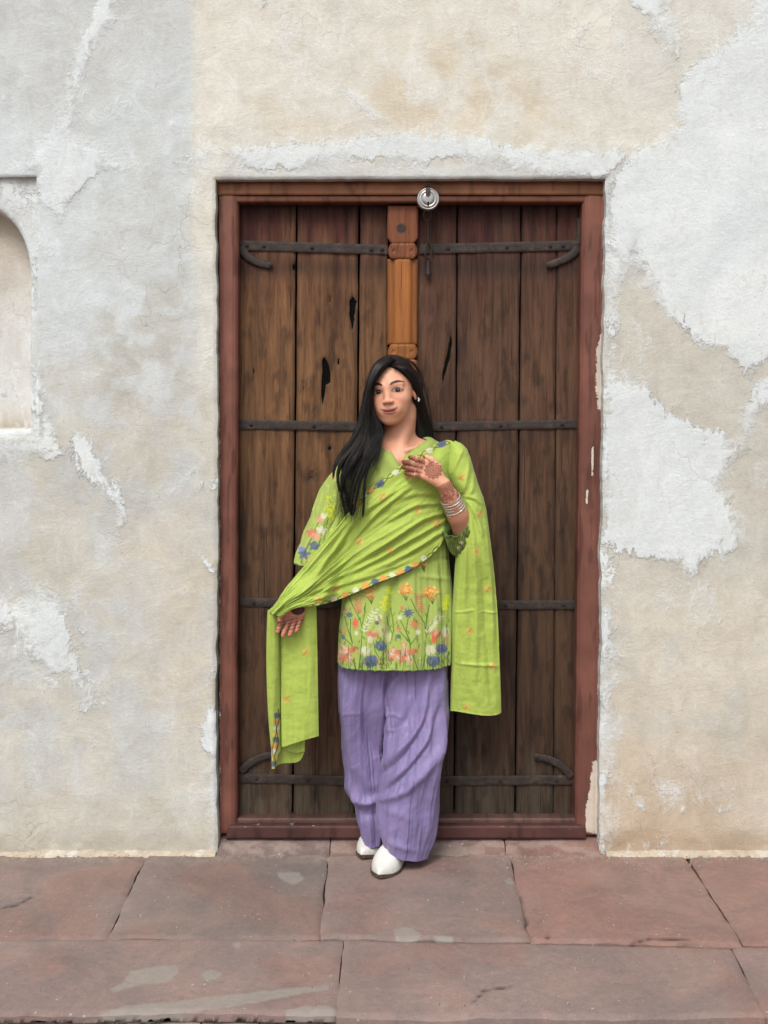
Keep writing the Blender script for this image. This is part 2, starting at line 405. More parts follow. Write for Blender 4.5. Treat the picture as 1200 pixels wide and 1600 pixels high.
WHITE = [  # polygons of the newer white coat, photo pixels
 [(1260,-60),(1178,-20),(1180,20),(1130,66),(1095,82),(1078,112),(1056,118),(1056,182),(1040,205),(1008,226),(985,238),(972,262),(950,277),(948,575),(972,560),(966,500),(972,430),(990,404),(1006,440),(1024,478),(1052,500),(1078,530),(1130,556),(1170,585),(1200,560),(1260,540)],
 [(944,575),(990,592),(1012,604),(1040,640),(1080,662),(1132,672),(1146,694),(1160,650),(1172,610),(1205,580),(1215,612),(1180,650),(1166,700),(1148,722),(1124,768),(1140,782),(1158,818),(1160,858),(1132,868),(1108,850),(1098,884),(1082,908),(1060,880),(1012,872),(978,866),(944,852)],
 [(940,850),(958,870),(962,1000),(966,1120),(964,1200),(960,1336),(936,1336)],
 [(345,232),(400,224),(480,224),(560,213),(618,198),(680,212),(760,214),(830,228),(900,230),(960,232),(985,240),(950,280),(850,275),(800,262),(700,250),(640,256),(560,248),(470,262),(400,266),(362,252)],
 [(158,-40),(212,-40),(168,40),(140,90),(124,150),(116,205),(150,232),(172,250),(196,262),(160,268),(140,284),(112,318),(94,350),(78,330),(60,318),(57,270),(42,262),(58,226),(92,192),(102,150),(112,96),(132,50)],
 [(-90,682),(60,684),(66,650),(76,648),(92,690),(98,708),(80,716),(58,712),(0,722),(-90,724)],
 [(50,600),(64,560),(70,640),(66,690),(50,690)],
 [(122,676),(142,690),(166,740),(192,770),(199,812),(183,848),(175,842),(186,806),(164,772),(126,738),(108,706)],
 [(-60,985),(22,990),(30,1038),(58,1046),(80,1062),(102,1056),(122,1080),(128,1116),(152,1106),(150,1088),(128,1040),(118,980),(98,924),(70,922),(40,935),(10,930),(-60,945)],
 [(308,1130),(328,1106),(342,1098),(342,1206),(322,1172)],
 [(312,868),(342,890),(342,912),(326,900)],
 [(978,-30),(1040,-30),(1050,20),(1068,60),(1060,112),(1046,92),(1012,52)],
 [(528,130),(548,142),(590,176),(606,190),(590,190),(556,164)],
 [(276,254),(300,238),(330,228),(328,262),(326,302),(318,300),(312,262),(290,266)],
 [(338,1100),(342,1336),(330,1336),(328,1240)],
]
def wall_paint(px, py):
    """broad colours of the old coats, and the field of the white coat"""
    n = fbm(px / 120, py / 120, 1, 5); n2 = fbm(px / 45, py / 45, 5, 4)
    wob = (fbm(px / 60, py / 60, 9, 4) - 0.5) * 90
    grey = lin(204, 202, 196); cream = lin(223, 214, 197); warm = lin(214, 198, 172); beige = lin(199, 191, 176)
    cool = lin(207, 209, 205); tan = lin(206, 180, 152); brown = lin(178, 152, 126)
    c = np.ones(px.shape + (3,)) * grey
    def lay(mask, colr):
        nonlocal c
        c = c * (1 - mask[..., None]) + colr * mask[..., None]
    lay(sm(-60, 60, 560 - py + wob) * sm(-40, 10, 300 - px + wob * .1) * 0.75 * sm(0.3, 0.6, n), cool)
    lay(sm(288, 314, px + wob * 0.08) * sm(40, -30, py - 250 - (px < 345) * 140 + wob * 0.5) * 0.80, cream)     # cream field above the door
    lay(sm(292, 322, px + wob * .15) * (px < 345) * sm(1100, 500, py) * 0.65, lin(222, 214, 197))             # cream band left of the frame
    b = poly_sdf(px + wob * .5, py, [(560, 100), (700, 60), (830, 120), (880, 200), (800, 225), (640, 215), (580, 180)])
    lay(sm(-40, 40, b) * sm(0.38, 0.62, n2) * 0.8, warm)
    b = poly_sdf(px + wob * .5, py, [(395, 150), (440, 180), (520, 190), (560, 200), (480, 212), (420, 195)])
    lay(sm(-22, 20, b) * 0.6, warm)
    lay(sm(930, 1010, px) * sm(60, -60, py - 150) * 0.6, lin(208, 203, 192))
    lay(sm(930, 960, px) * sm(380, 470, py) * 0.95, beige)
    lay(sm(930, 960, px) * sm(850, 1000, py) * sm(0.35, .6, n2 + 0.1) * .7, lin(210, 197, 177))
    lay(sm(930, 960, px) * sm(1090, 1300, py + wob * .8) * 0.95 * sm(1330, 1000, px), lin(197, 174, 149))
    lay(sm(930, 960, px) * sm(980, 1200, py) * sm(40, -20, abs(px - 985)) * 0.55, lin(206, 186, 158))
    lay(sm(930, 960, px) * sm(1285, 1320, py + wob * .3) * 0.65, brown)
    lay((px < 345) * sm(560, 760, py + wob) * 0.6, lin(195, 190, 181))
    lay((px < 345) * sm(0.45, 0.62, n2) * sm(480, 700, py) * 0.75, lin(203, 195, 179))
    lay((px < 345) * sm(1150, 1320, py + wob) * 0.75, lin(197, 187, 170))
    lay((px < 345) * sm(1290, 1325, py + wob * .2) * 0.6, lin(180, 167, 148))
    b = poly_sdf(px + wob * .4, py + wob * .3, [(150, 470), (290, 420), (300, 560), (250, 650), (130, 640)])
    lay(sm(-30, 30, b) * sm(0.35, 0.6, n2) * 0.55, lin(178, 168, 152))
    b = poly_sdf(px + wob * .4, py, [(200, 820), (300, 780), (330, 980), (330, 1150), (250, 1100), (215, 930)])
    lay(sm(-40, 40, b) * 0.5, lin(206, 190, 168))
    c = c * (0.93 + 0.15 * n[..., None])
    return c * np.array([0.875, 0.945, 1.005])
SOFT = [26, 21, 26, 16, 17, 24, 20, 26, 52, 18, 16, 34, 20, 26, 18]
def white_field(px, py):
    w = np.full(px.shape, -40.0)
    for pl in WHITE:
        a = np.array(pl); m = (px > a[:, 0].min() - 45) & (px < a[:, 0].max() + 45) & (py > a[:, 1].min() - 45) & (py < a[:, 1].max() + 45)
        if m.any():
            d = poly_sdf(px[m], py[m], pl) / SOFT[WHITE.index(pl)]; w[m] = np.maximum(w[m], d)
    return w
PXw = 600 + X * FOC / DIST; PYw = HOR + (EYE - Z) * FOC / DIST
wcol = wall_paint(PXw, PYw)
wfld = white_field(PXw, PYw)
wfld = np.maximum(wfld, -0.75 + 0.9 * sm(0.60, 0.75, fbm(X * 5, Z * 5, 31, 5)) * 0.6) 
# relief: trowelled waves, proud white coat, worn base, rounded arris at the openings
Yw = (fbm(X * 1.6, Z * 1.6, 2, 3) - 0.5) * 0.016 + (fbm(X * 7, Z * 7, 4, 4) - 0.5) * 0.006
ragged = (fbm(X * 22, Z * 22, 6, 4) - 0.5) * 1.4
Yw -= 0.0018 * sm(-0.4, 0.9, wfld + ragged)
Yw += 0.012 * sm(0.10, 0.0, Z) * (fbm(X * 14, Z * 14, 8, 3) - 0.2)
vis = (abs(X) < 1.6) & (Z > -0.05) & (Z < 2.9)
Yw = np.where(vis, Yw, 0)
ddoor = np.maximum(np.maximum(DX0 - X, X - DX1), Z - DZ)
dn = np.maximum(np.maximum(wx(NX0) - X, X - wx(NX1)), np.maximum(wz(NY1) - Z, Z - wz(NY0)))
for dd, rr in ((ddoor, 0.010), (dn, 0.006)):
    t = np.clip(1 - np.abs(dd) / rr, 0, 1); Yw += rr * 0.6 * t ** 2
XX = X.copy(); ZZ = Z.copy()
e = np.exp(-np.abs(ddoor) / 0.02)
edge_n = (fbm(X * 16, Z * 16, 12, 4) - 0.5) * 0.011 + (fbm(X * 2, Z * 2, 13, 2) - 0.5) * 0.014
XX += e * edge_n * (Z < DZ + 0.05); ZZ += e * edge_n * 0.55 * (Z > DZ - 0.03)
XX -= 0.018 * np.clip(1 - Z / DZ, 0, 1) * np.exp(-np.abs(X - DX1) / 0.06) * (Z < DZ + .02)
e2 = np.exp(-np.abs(dn) / 0.02); XX += e2 * edge_n * 0.7; ZZ += e2 * edge_n * 0.6
co = np.stack([XX, Yw, ZZ], -1)
F = grid_faces(len(xs), len(zs))
fi = np.arange(len(xs) - 1)[:, None] + np.zeros((1, len(zs) - 1), int); fj = np.arange(len(zs) - 1)[None, :] + np.zeros((len(xs) - 1, 1), int)
hole = (fi >= ix[DX0]) & (fi < ix[DX1]) & (fj < iz[DZ])
hole |= (fi >= ix[wx(NX0)]) & (fi < ix[wx(NX1)]) & (fj >= iz[wz(NY1)]) & (fj < iz[wz(NY0)])
F = F[~hole.ravel()]
A = Acc()
A.add(co.reshape(-1, 3), F, Col=wcol.reshape(-1, 3), white=wfld.reshape(-1))
def reveal(loop, depth, steps=5, flip=False, colr=None):
    """side faces of an opening, from a run of grid vertices back into the wall"""
    L = np.array([co[i, j] for i, j in loop]); C = np.array([wcol[i, j] for i, j in loop]); W = np.array([wfld[i, j] for i, j in loop])
    G = []; 
    for s in np.linspace(0, 1, steps):
        q = L.copy(); q[:, 1] = L[:, 1] * (1 - s) + depth * s; G.append(q)
    G = np.array(G)
    A.grid(G, flip=flip, Col=np.broadcast_to(C * 0.96, G.shape), white=np.broadcast_to(W, G.shape[:2]))
i0, i1, j1 = ix[DX0], ix[DX1], iz[DZ]
reveal([(i0, j) for j in range(0, j1 + 1)], 0.16)
reveal([(i, j1) for i in range(i0, i1 + 1)], 0.16)
reveal([(i1, j) for j in range(j1, -1, -1)], 0.16)
a0, a1, b0, b1 = ix[wx(NX0)], ix[wx(NX1)], iz[wz(NY1)], iz[wz(NY0)]
loop = [(a0, j) for j in range(b0, b1)] + [(i, b1) for i in range(a0, a1)] + [(a1, j) for j in range(b1, b0, -1)] + [(i, b0) for i in range(a1, a0, -1)] + [(a0, b0)]
reveal(loop, 0.022, 4)
# outer rim and back give the wall its thickness
o_loop = [(0, j) for j in range(len(zs))] + [(i, len(zs) - 1) for i in range(len(xs))] + [(len(xs) - 1, j) for j in range(len(zs) - 1, -1, -1)]
reveal(o_loop, 0.55, 2)
wall = A.build('wall_face', PLASTER, wall_root)
# niche: flat panel with an arched recess cut into it
def build_niche():
    cx, cyy, ra, rb = -35.0, 430.0, 80.0, 112.0; base = 674.0
    n_arc, n_side = 60, 50
    arc = [(cx - ra, base - (base - cyy) * k / n_side) for k in range(n_side)]
    arc += [(cx - ra * math.cos(math.pi * k / n_arc), cyy - rb * math.sin(math.pi * k / n_arc)) for k in range(n_arc + 1)]
    arc += [(cx + ra, cyy + (base - cyy) * k / n_side) for k in range(1, n_side + 1)]
    arc += [(cx + ra - 2 * ra * k / 30, base) for k in range(1, 30)]
    arc = np.array(arc); n = len(arc)
    out = []
    cxx, czz = (NX0 + NX1) / 2, (NY0 + NY1) / 2
    for x, y in arc:      # matching point on the rectangle
        dx, dy = x - cxx, y - czz
        k = min(((NX1 - NX0) / 2 + 4) / abs(dx) if dx else 9e9, ((NY1 - NY0) / 2 + 4) / abs(dy) if dy else 9e9)
        out.append((cxx + dx * k, czz + dy * k))
    out = np.array(out)
    A = Acc(); G = []
    prof = [(0, 0.020), (0.5, 0.019), (0.9, 0.020), (1.0, 0.024), (1.01, 0.034), (1.02, 0.05), (1.03, 0.075), (1.05, 0.10)]
    for t, y in prof:
        pts = out * (1 - min(t, 1)) + arc * min(t, 1)
        if t > 1: pts = arc + (np.array([cx, 520]) - arc) * (t - 1) * 0.8
        x = wx(pts[:, 0]); z = wz(pts[:, 1])
        G.append(np.stack([x, np.full(n, y) + (fbm(x * 8, z * 8, 3, 3) - .5) * .004, z], -1))
    for k in (0.25, 0.5, 0.75, 0.999):   # back of the recess
        base_p = G[7][:, [0, 2]]; c2 = np.array([wx(cx), wz(500)])
        q = base_p * (1 - k) + c2 * k
        G.append(np.stack([q[:, 0], 0.10 + 0.015 * k + (fbm(q[:, 0] * 9, q[:, 1] * 9, 5, 3) - .5) * .006, q[:, 1]], -1))
    G = np.array(G)
    px = 600 + G[..., 0] * FOC / DIST; py = HOR + (EYE - G[..., 2]) * FOC / DIST
    c = np.ones(G.shape) * lin(200, 204, 202)
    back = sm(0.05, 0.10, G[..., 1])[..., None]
    tone = sm(560, 340, py)[..., None]  # inner shading under the arch, painted into the upper back
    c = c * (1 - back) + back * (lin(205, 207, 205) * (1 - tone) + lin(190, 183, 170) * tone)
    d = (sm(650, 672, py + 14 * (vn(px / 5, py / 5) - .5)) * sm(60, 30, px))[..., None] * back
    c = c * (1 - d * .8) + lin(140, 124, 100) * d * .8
    w = np.where(G[..., 1] < 0.05, 0.15, -0.9 + 0.8 * sm(480, 560, py) * sm(.45, .6, fbm(px / 30, py / 30, 4)))
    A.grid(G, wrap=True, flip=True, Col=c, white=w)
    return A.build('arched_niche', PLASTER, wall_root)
build_niche()
# core of masonry behind the face (keeps light out of the wall from any side)
bm = bmesh.new()
for x0, x1, z0, z1 in ((-6, -1.65, -.12, 5.2), (-1.65, DX0 - .03, -.12, wz(NY1) - .05), (-1.65, DX0 - .03, wz(NY0) + .05, 5.2), (wx(NX1) + .05, DX0 - .03, wz(NY1) - .05, wz(NY0) + .05), (DX1 + .03, 6, -.12, 5.2), (DX0 - .03, DX1 + .03, DZ + .03, 5.2)):
    prism(bm, [(x0, .13, z0), (x1, .13, z0), (x1, .13, z1), (x0, .13, z1)], [(x0, .54, z0), (x1, .54, z0), (x1, .54, z1), (x0, .54, z1)])
bm_obj('wall_core', bm, VOID, wall_root)

# ================================================================== PAVEMENT
pave = empty('pavement', (0, 0, 0), kind='structure')
def floor_y(py): return FOC * EYE / (py - HOR) - DIST      # depth of a floor point seen at row py
def floor_pt(px, py):
    y = floor_y(py); return ((px - 600) * (y + DIST) / FOC, y)
STAINS = [[(168,1548),(190,1536),(205,1516),(240,1510),(282,1508),(280,1524),(262,1536),(215,1542),(180,1552)],
          [(310,1522),(330,1514),(348,1522),(344,1534),(322,1540)], [(612,1452),(640,1448),(662,1462),(650,1474),(622,1474)], [(360,1472),(378,1470),(380,1482),(366,1486)],
          [(140,1586),(200,1570),(300,1562),(380,1552),(450,1542),(515,1538),(514,1548),(440,1560),(380,1574),(320,1582),(250,1592),(140,1604)],
          [(440,1578),(480,1570),(526,1572),(526,1588),(450,1590)], [(430,1362),(470,1360),(478,1376),(455,1384),(436,1374)], [(785,1372),(800,1370),(805,1384),(790,1386)],
          [(672,1462),(708,1462),(712,1472),(680,1474)],[(0,1602),(80,1598),(110,1600),(100,1610),(0,1612)]]
CRACKS = [[(740,1584),(742,1562),(756,1546),(800,1540)], [(0,1418),(30,1414),(48,1404)], [(838,1420),(850,1452),(858,1466)], [(985,1474),(1020,1466),(1078,1470)], [(826,1470),(822,1440),(815,1400)],[(1060,1476),(1148,1479)]]
def slab(corner_px, rgb, lift=0.0, edge=None, th=0.07, seed=0):
    """one paving stone; corners (photo px on the floor) back-left, back-right, front-right, front-left"""
    c = [np.array(floor_pt(*p)) for p in corner_px]
    g = 0.0010
    wid = np.linalg.norm(c[1] - c[0]); dep = np.linalg.norm(c[3] - c[0])
    nu, nv = max(8, int(min(wid, 1.3) / 0.012)), max(8, int(dep / 0.012))
    u = np.linspace(0, 1, nu); v = np.linspace(0, 1, nv)
    Ug, Vg = np.meshgrid(u, v, indexing='ij')
    du = g / wid; dv = g / dep
    Uc = du + Ug * (1 - 2 * du); Vc = dv + Vg * (1 - 2 * dv)
    p = (c[0] * ((1 - Uc) * (1 - Vc))[..., None] + c[1] * (Uc * (1 - Vc))[..., None] + c[2] * (Uc * Vc)[..., None] + c[3] * ((1 - Uc) * Vc)[..., None])
    ed = np.minimum(np.minimum(Ug, 1 - Ug) * wid, np.minimum(Vg, 1 - Vg) * dep)
    wob = (fbm(p[..., 0] * 9, p[..., 1] * 9, seed, 4) - 0.5)
    z = lift + (fbm(p[..., 0] * 3, p[..., 1] * 3, seed + 3, 3) - 0.5) * 0.009 + wob * 0.005
    z -= 0.0045 * np.clip(1 - ed / 0.008, 0, 1) ** 2 * (0.6 + 1.4 * fbm(p[..., 0] * 20, p[..., 1] * 20, seed + 9, 3))
    k = (DIST + p[..., 1]); px = 600 + p[..., 0] * FOC / k; py = HOR + EYE * FOC / k
    for cr in CRACKS:
        d, t = seg_dist(px + wob * 12, py, cr); z -= 0.004 * np.exp(-(d / 1.6) ** 2)
    edw = np.clip(1 - ed / 0.02, 0, 1) * wob * 0.016
    x = p[..., 0] + edw * np.sign(Ug - .5) ; y = p[..., 1] + edw * np.sign(Vg - .5)
    st = np.full(px.shape, -1.0)
    for s in STAINS: st = np.maximum(st, poly_sdf(px, py, s) / 9.0)
    dirt = sm(22, 0, py - 1335) * sm(.35, .6, fbm(px / 8, py / 5, 4)) * 0.5
    col = np.ones(px.shape + (3,)) * np.array(rgb) * (0.88 + 0.24 * fbm(p[..., 0] * 2.5, p[..., 1] * 2.5, seed + 5, 3)[..., None])
    redm = sm(0.50, 0.68, fbm(p[..., 0] * 4, p[..., 1] * 5, seed + 15, 4))[..., None]
    col = col * (1 - .35 * redm) + .35 * redm * np.array([0.22, 0.118, 0.092])
    for cr in CRACKS:
        d, t = seg_dist(px + wob * 12, py, cr); col = col * (1 - .75 * np.exp(-(d / 1.5) ** 2))[..., None]
    col = col * (1 - dirt[..., None]) + np.array([0.30, 0.25, 0.20]) * dirt[..., None]
    top = np.stack([x, y, z], -1)
    # skirt
    A = Acc(); A.grid(top, flip=True, Col=col, stain=st)
    rim_i = [(i, 0) for i in range(nu)] + [(nu - 1, j) for j in range(1, nv)] + [(i, nv - 1) for i in range(nu - 2, -1, -1)] + [(0, j) for j in range(nv - 2, 0, -1)]
    R = np.array([top[i] for i in rim_i]); RC = np.array([col[i] for i in rim_i]); SG = np.array([st[i] for i in rim_i])
    low = R.copy(); low[:, 2] = lift - th; mid = R.copy(); mid[:, 2] -= 0.02
    G = np.array([R, mid, low]); A.grid(G, wrap=True, flip=False, Col=np.array([RC, RC * .9, RC * .8]), stain=np.array([SG, SG, SG - 1]))
    bot = low[::1]; 
    return A.build('paving_slab', STONE, pave)
R1 = 1298; 
greyred = (0.204, 0.158, 0.140); red = (0.236, 0.158, 0.134); grey = (0.190, 0.153, 0.136)
def jx(a, b, py): # joint line through two pixels, at row py
    return a[0] + (b[0] - a[0]) * (py - a[1]) / (b[1] - a[1])
J = [((228,1338),(168,1465)), ((514,1320),(500,1466)), ((793,1322),(828,1470)), ((1076,1342),(1165,1480))]
J = [((-330,1338),(-470,1465))] + J + [((1420,1342),(1600,1480)), ]
J2 = [((-330,1466),(-400,1583)), ((536,1468),(526,1585)), ((1143,1478),(1196,1583)), ((1700,1478),(1830,1583))]
bnd = lambda px: 1465.5 + 12 * sm(450, 1250, px)
cols1 = [greyred, grey, (0.214,0.162,0.143), red, (0.238, 0.157, 0.132)]
for k in range(5):
    a, b = J[k], J[k + 1]
    ya = bnd(a[1][0]); yb = bnd(b[1][0])
    slab([(jx(*a, R1), R1), (jx(*b, R1), R1), (jx(*b, yb), yb), (jx(*a, ya), ya)], cols1[k], (0, -.001, .001, -.0005, .001)[k], seed=20 + k)
for k in range(3):
    a, b = J2[k], J2[k + 1]
    ya = bnd(a[0][0]); yb = bnd(b[0][0])
    yf = 1584.0 if k == 0 else 1588.0
    slab([(jx(*a, ya), ya), (jx(*b, yb), yb), (jx(*b, yf), yf), (jx(*a, yf), yf)], ((.218,.164,.146), (.220,.166,.148), (.226,.164,.144))[k], (0.001, -0.001, .001)[k], th=0.022 if k == 0 else 0.06, seed=40 + k)
yb_ = floor_y(1584)
bm = bmesh.new()
prism(bm, [(-6, 0.5, -0.016), (6, 0.5, -0.016), (6, yb_ + 0.03, -0.016), (-6, yb_ + 0.03, -0.016)], [(-6, 0.5, -0.16), (6, 0.5, -0.16), (6, yb_ + 0.03, -0.16), (-6, yb_ + 0.03, -0.16)])
bm_obj('joint_bed', bm, DIRT, pave)
# riser blocks of buff stone under the left slab, red stone under the right
def riser(x0, x1, rgb, k):
    n = max(4, int((x1 - x0) / 0.02)); u = np.linspace(x0 + .002, x1 - .002, n)
    prof = [(yb_ + .04, -.0235), (yb_ + 0.010, -.0235), (yb_ + .006, -.028), (yb_ + .006, -.15), (yb_ + .04, -.155)]
    G = np.array([[(x, y + (vn(x * 20, z * 30, k) - .5) * .004, z) for y, z in prof] for x in u])
    A = Acc(); A.grid(G, flip=True, Col=np.ones(G.shape) * rgb * (0.8 + .4 * fbm(G[..., 0] * 9, G[..., 2] * 9, k)[..., None]), stain=np.full(G.shape[:2], -1.))
    A.build('riser_block', STONE, pave)
# worn stone apron that rises from the paving to the door sill
def apron(pa, pb, rgb, k):
    x0, x1 = wx(pa), wx(pb); n = int((x1 - x0) / 0.01); u = np.linspace(x0 + .001, x1 - .001, n)
    prof = interp(np.linspace(0, 1, 26), [(-.016, -.006), (-.010, .001), (.004, .010), (.022, .022), (.045, .033), (.09, .038), (.16, .040)])
    U = np.broadcast_to(u[:, None], (n, 26)); Y = np.broadcast_to(prof[None, :, 0], (n, 26)); Zp = np.broadcast_to(prof[None, :, 1], (n, 26))
    e = np.clip(1 - np.minimum(U - x0, x1 - U) / .006, 0, 1)
    G = np.stack([U, Y + (fbm(U * 12, Y * 20, k) - .5) * .012, Zp + (fbm(U * 9, Y * 30, k + 3, 4) - .5) * .008 - .004 * e], -1)
    kk = sm(.40, .62, fbm(U * 30, Y * 60, k + 5, 3))[..., None] * .30
    C = np.ones(G.shape) * rgb * (.85 + .3 * fbm(U * 5, Y * 9, k)[..., None]); C = C * (1 - kk) + np.array([.40, .34, .29]) * kk * .9
    A = Acc(); A.grid(G, flip=False, Col=C, stain=np.full((n, 26), -1.)); A.build('paving_slab', STONE, pave)
apron(339, 515, np.array([.145, .108, .096]), 61); apron(515.6, 790, np.array([.155, .102, .088]), 62); apron(790.6, 938, np.array([.175, .104, .086]), 63)
xj = floor_pt(526, 1585)[0]
q = [-1.9, -1.35, -0.98, -0.66, -0.44, -0.30, xj]
for k in range(len(q) - 1): riser(q[k], q[k + 1], np.array([0.20, 0.165, 0.12]) if k > 1 else np.array([.14, .10, .085]), k)
for k, (x0, x1) in enumerate(((xj, .55), (.55, 1.4), (1.4, 2.3))):
    A = None
# plaster crumbs and flakes along the foot of the wall
def flakes():
    A = Acc(); V0 = []; F0 = []; C0 = []
    rnd = random.Random(5)
    n = 0
    for k in range(760):
        r_ = rnd.random()
        if r_ < 0.45: px = rnd.uniform(770, 1200); py = 1326 + abs(rnd.gauss(0, 13)) + (6 if px > 935 else 0)
        elif r_ < 0.75: px = rnd.uniform(-60, 480); py = 1333 + abs(rnd.gauss(0, 6))
        elif r_ < 0.85: px = rnd.uniform(345, 560); py = rnd.uniform(1312, 1330)
        else: px = rnd.uniform(-50, 1250); py = rnd.uniform(1340, 1578)
        x, y = floor_pt(px, py); s = rnd.uniform(0.001, 0.0034) * (1.35 if rnd.random() < .12 else 1)
        if 545 < px < 690 and py < 1392: continue
        a0 = rnd.uniform(0, 6.28); m = rnd.choice((5, 6, 7)); hgt = 0.003 + s * rnd.uniform(.15, .5)
        top = [(x + s * rnd.uniform(.6, 1.25) * math.cos(a0 + 6.283 * i / m), y + 0.8 * s * rnd.uniform(.6, 1.25) * math.sin(a0 + 6.283 * i / m), hgt * rnd.uniform(.8, 1.1)) for i in range(m)]
        V0 += top + [(p[0] * 1.0, p[1], -0.004) for p in top] + [(x, y, hgt * 1.12)]
        F0 += [(n + i, n + (i + 1) % m, n + 2 * m) for i in range(m)] + [(n + i, n + m + i, n + m + (i + 1) % m, n + (i + 1) % m) for i in range(m)]
        n += 2 * m + 1
    mm = M('plaster_crumb', 0.9, 0.1); mt = mm.out(mm.ramp(mm.noise(40, 2), [(0.3, (0.20, 0.165, 0.13)), (0.7, (0.36, 0.31, 0.27))]))
    o = mesh_np('plaster_crumbs', V0, F0, mt, None, None, False)
    o['kind'] = 'stuff'; o['label'] = 'white plaster crumbs and flakes fallen at the foot of the wall'; o['category'] = 'debris'
flakes()
# mortar fillet where the wall meets the paving
def fillet(x0, x1, seed):
    n = int((x1 - x0) / 0.006); u = np.linspace(x0, x1, n); th = np.linspace(0, 1, 7)
    r = 0.010 + 0.014 * fbm(u * 14, u * 0, seed, 4)
    G = np.stack([np.broadcast_to(u[:, None], (n, 7)), 0.012 - (r[:, None] + .012) * th[None, :] ** 0.8, 0.9 * r[:, None] * (1 - th[None, :]) ** 0.7 * 1.2 - 0.004], -1)
    G[..., 1] += (vn(G[..., 0] * 90, th[None, :] * 5 + 0 * G[..., 0], seed) - .5) * .006
    A = Acc(); A.grid(G, flip=True, Col=np.ones(G.shape) * lin(176, 164, 146) * (0.75 + .5 * fbm(G[..., 0] * 40, G[..., 1] * 60, seed)[..., None]), white=np.full(G.shape[:2], -0.35))
    A.build('mortar_fillet', PLASTER, wall_root)
fillet(-1.6, DX0 - .002, 1); fillet(DX1 + .002, 1.6, 2)

# lower courtyard that carries on past the photographer
A = Acc()
gx = np.concatenate([[-900, -60, -12], np.linspace(-5, 5, 60), [12, 60, 900]]); gy = np.concatenate([[-900, -60, -14], np.linspace(-7, 0.4, 50), [30, 900]])
GX, GY = np.meshgrid(gx, gy, indexing='ij')
G = np.stack([GX, GY, -0.155 + 0.004 * (fbm(GX * 3, GY * 3) - .5)], -1)
A.grid(G, Col=np.ones(G.shape) * np.array([.17, .11, .09]), stain=np.full(GX.shape, -1.))
g = A.build('ground', STONE, None); g['kind'] = 'structure'
# ================================================================== DOOR
door = empty('wooden_door', (0.04, 0.1, 0), label='closed old double door of brown planks with black iron straps in a red painted frame', category='door', kind='thing')
def board(name, quad, y0, y1, mat, parent=door, step=(3, 6), colf=None, dep=None, crackf=None, chipf=None, round_=0.004, taper=None, wob=0.0015, seed=0):
    """solid board; quad = px corners TL, TR, BR, BL of its front face at depth y0; its sides run straight back to y1"""
    q = np.array(quad, float)
    nu = max(5, int(np.linalg.norm(q[1] - q[0]) / step[0])); nv = max(5, int(np.linalg.norm(q[3] - q[0]) / step[1]))
    def dens(n):  # extra rows at the rims for the rounded arris
        t = np.linspace(0, 1, n); return t
    u, v = np.meshgrid(dens(nu), dens(nv), indexing='ij')
    uu = u
    if taper is not None: uu = 0.5 + (u - 0.5) * taper(v)
    px = (q[0, 0] * (1 - uu) + q[1, 0] * uu) * (1 - v) + (q[3, 0] * (1 - uu) + q[2, 0] * uu) * v
    py = (q[0, 1] * (1 - uu) + q[1, 1] * uu) * (1 - v) + (q[3, 1] * (1 - uu) + q[2, 1] * uu) * v
    W = np.linalg.norm(q[1] - q[0]) / 480; H = np.linalg.norm(q[3] - q[0]) / 480
    ed = np.minimum(np.minimum(u, 1 - u) * W, np.minimum(v, 1 - v) * H)
    n = fbm(px / 9, py / 60, seed, 4) - 0.5
    y = y0 + round_ * np.clip(1 - ed / (round_ * 1.6), 0, 1) ** 2 + n * wob * 2
    ck = crackf(px, py) if crackf else np.full(px.shape, -3.0)
    y = y + 0.007 * sm(-0.1, 0.5, ck)
    if dep is not None: y = y + dep(u, v, px, py)
    edgew = np.clip(1 - ed / .008, 0, 1) * (vn(px / 7, py / 23, seed + 4) - .5) * 1.0
    P = V(px + edgew * np.sign(u - .5), py, y0); P[..., 1] = y
    col = colf(px, py, u, v) if colf is not None else np.ones(px.shape + (3,)) * 0.1
    col = np.broadcast_to(col, px.shape + (3,))
    ch = chipf(px, py, u, v) if chipf is not None else np.full(px.shape, -3.0)
    A = Acc(); A.grid(P, flip=True, Col=col, crack=ck, chip=ch)
    n1, n2 = px.shape
    rim = [(i, 0) for i in range(n1)] + [(n1 - 1, j) for j in range(1, n2)] + [(i, n2 - 1) for i in range(n1 - 2, -1, -1)] + [(0, j) for j in range(n2 - 2, 0, -1)]
    R = np.array([P[i] for i in rim]); B = R.copy(); B[:, 1] = y1
    RC = np.array([col[i] for i in rim]); CK = np.array([ck[i] for i in rim]); CH = np.array([ch[i] for i in rim])
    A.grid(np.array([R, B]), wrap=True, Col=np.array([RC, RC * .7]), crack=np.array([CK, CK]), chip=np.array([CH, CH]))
    o = A.build(name, mat, parent)
    return o

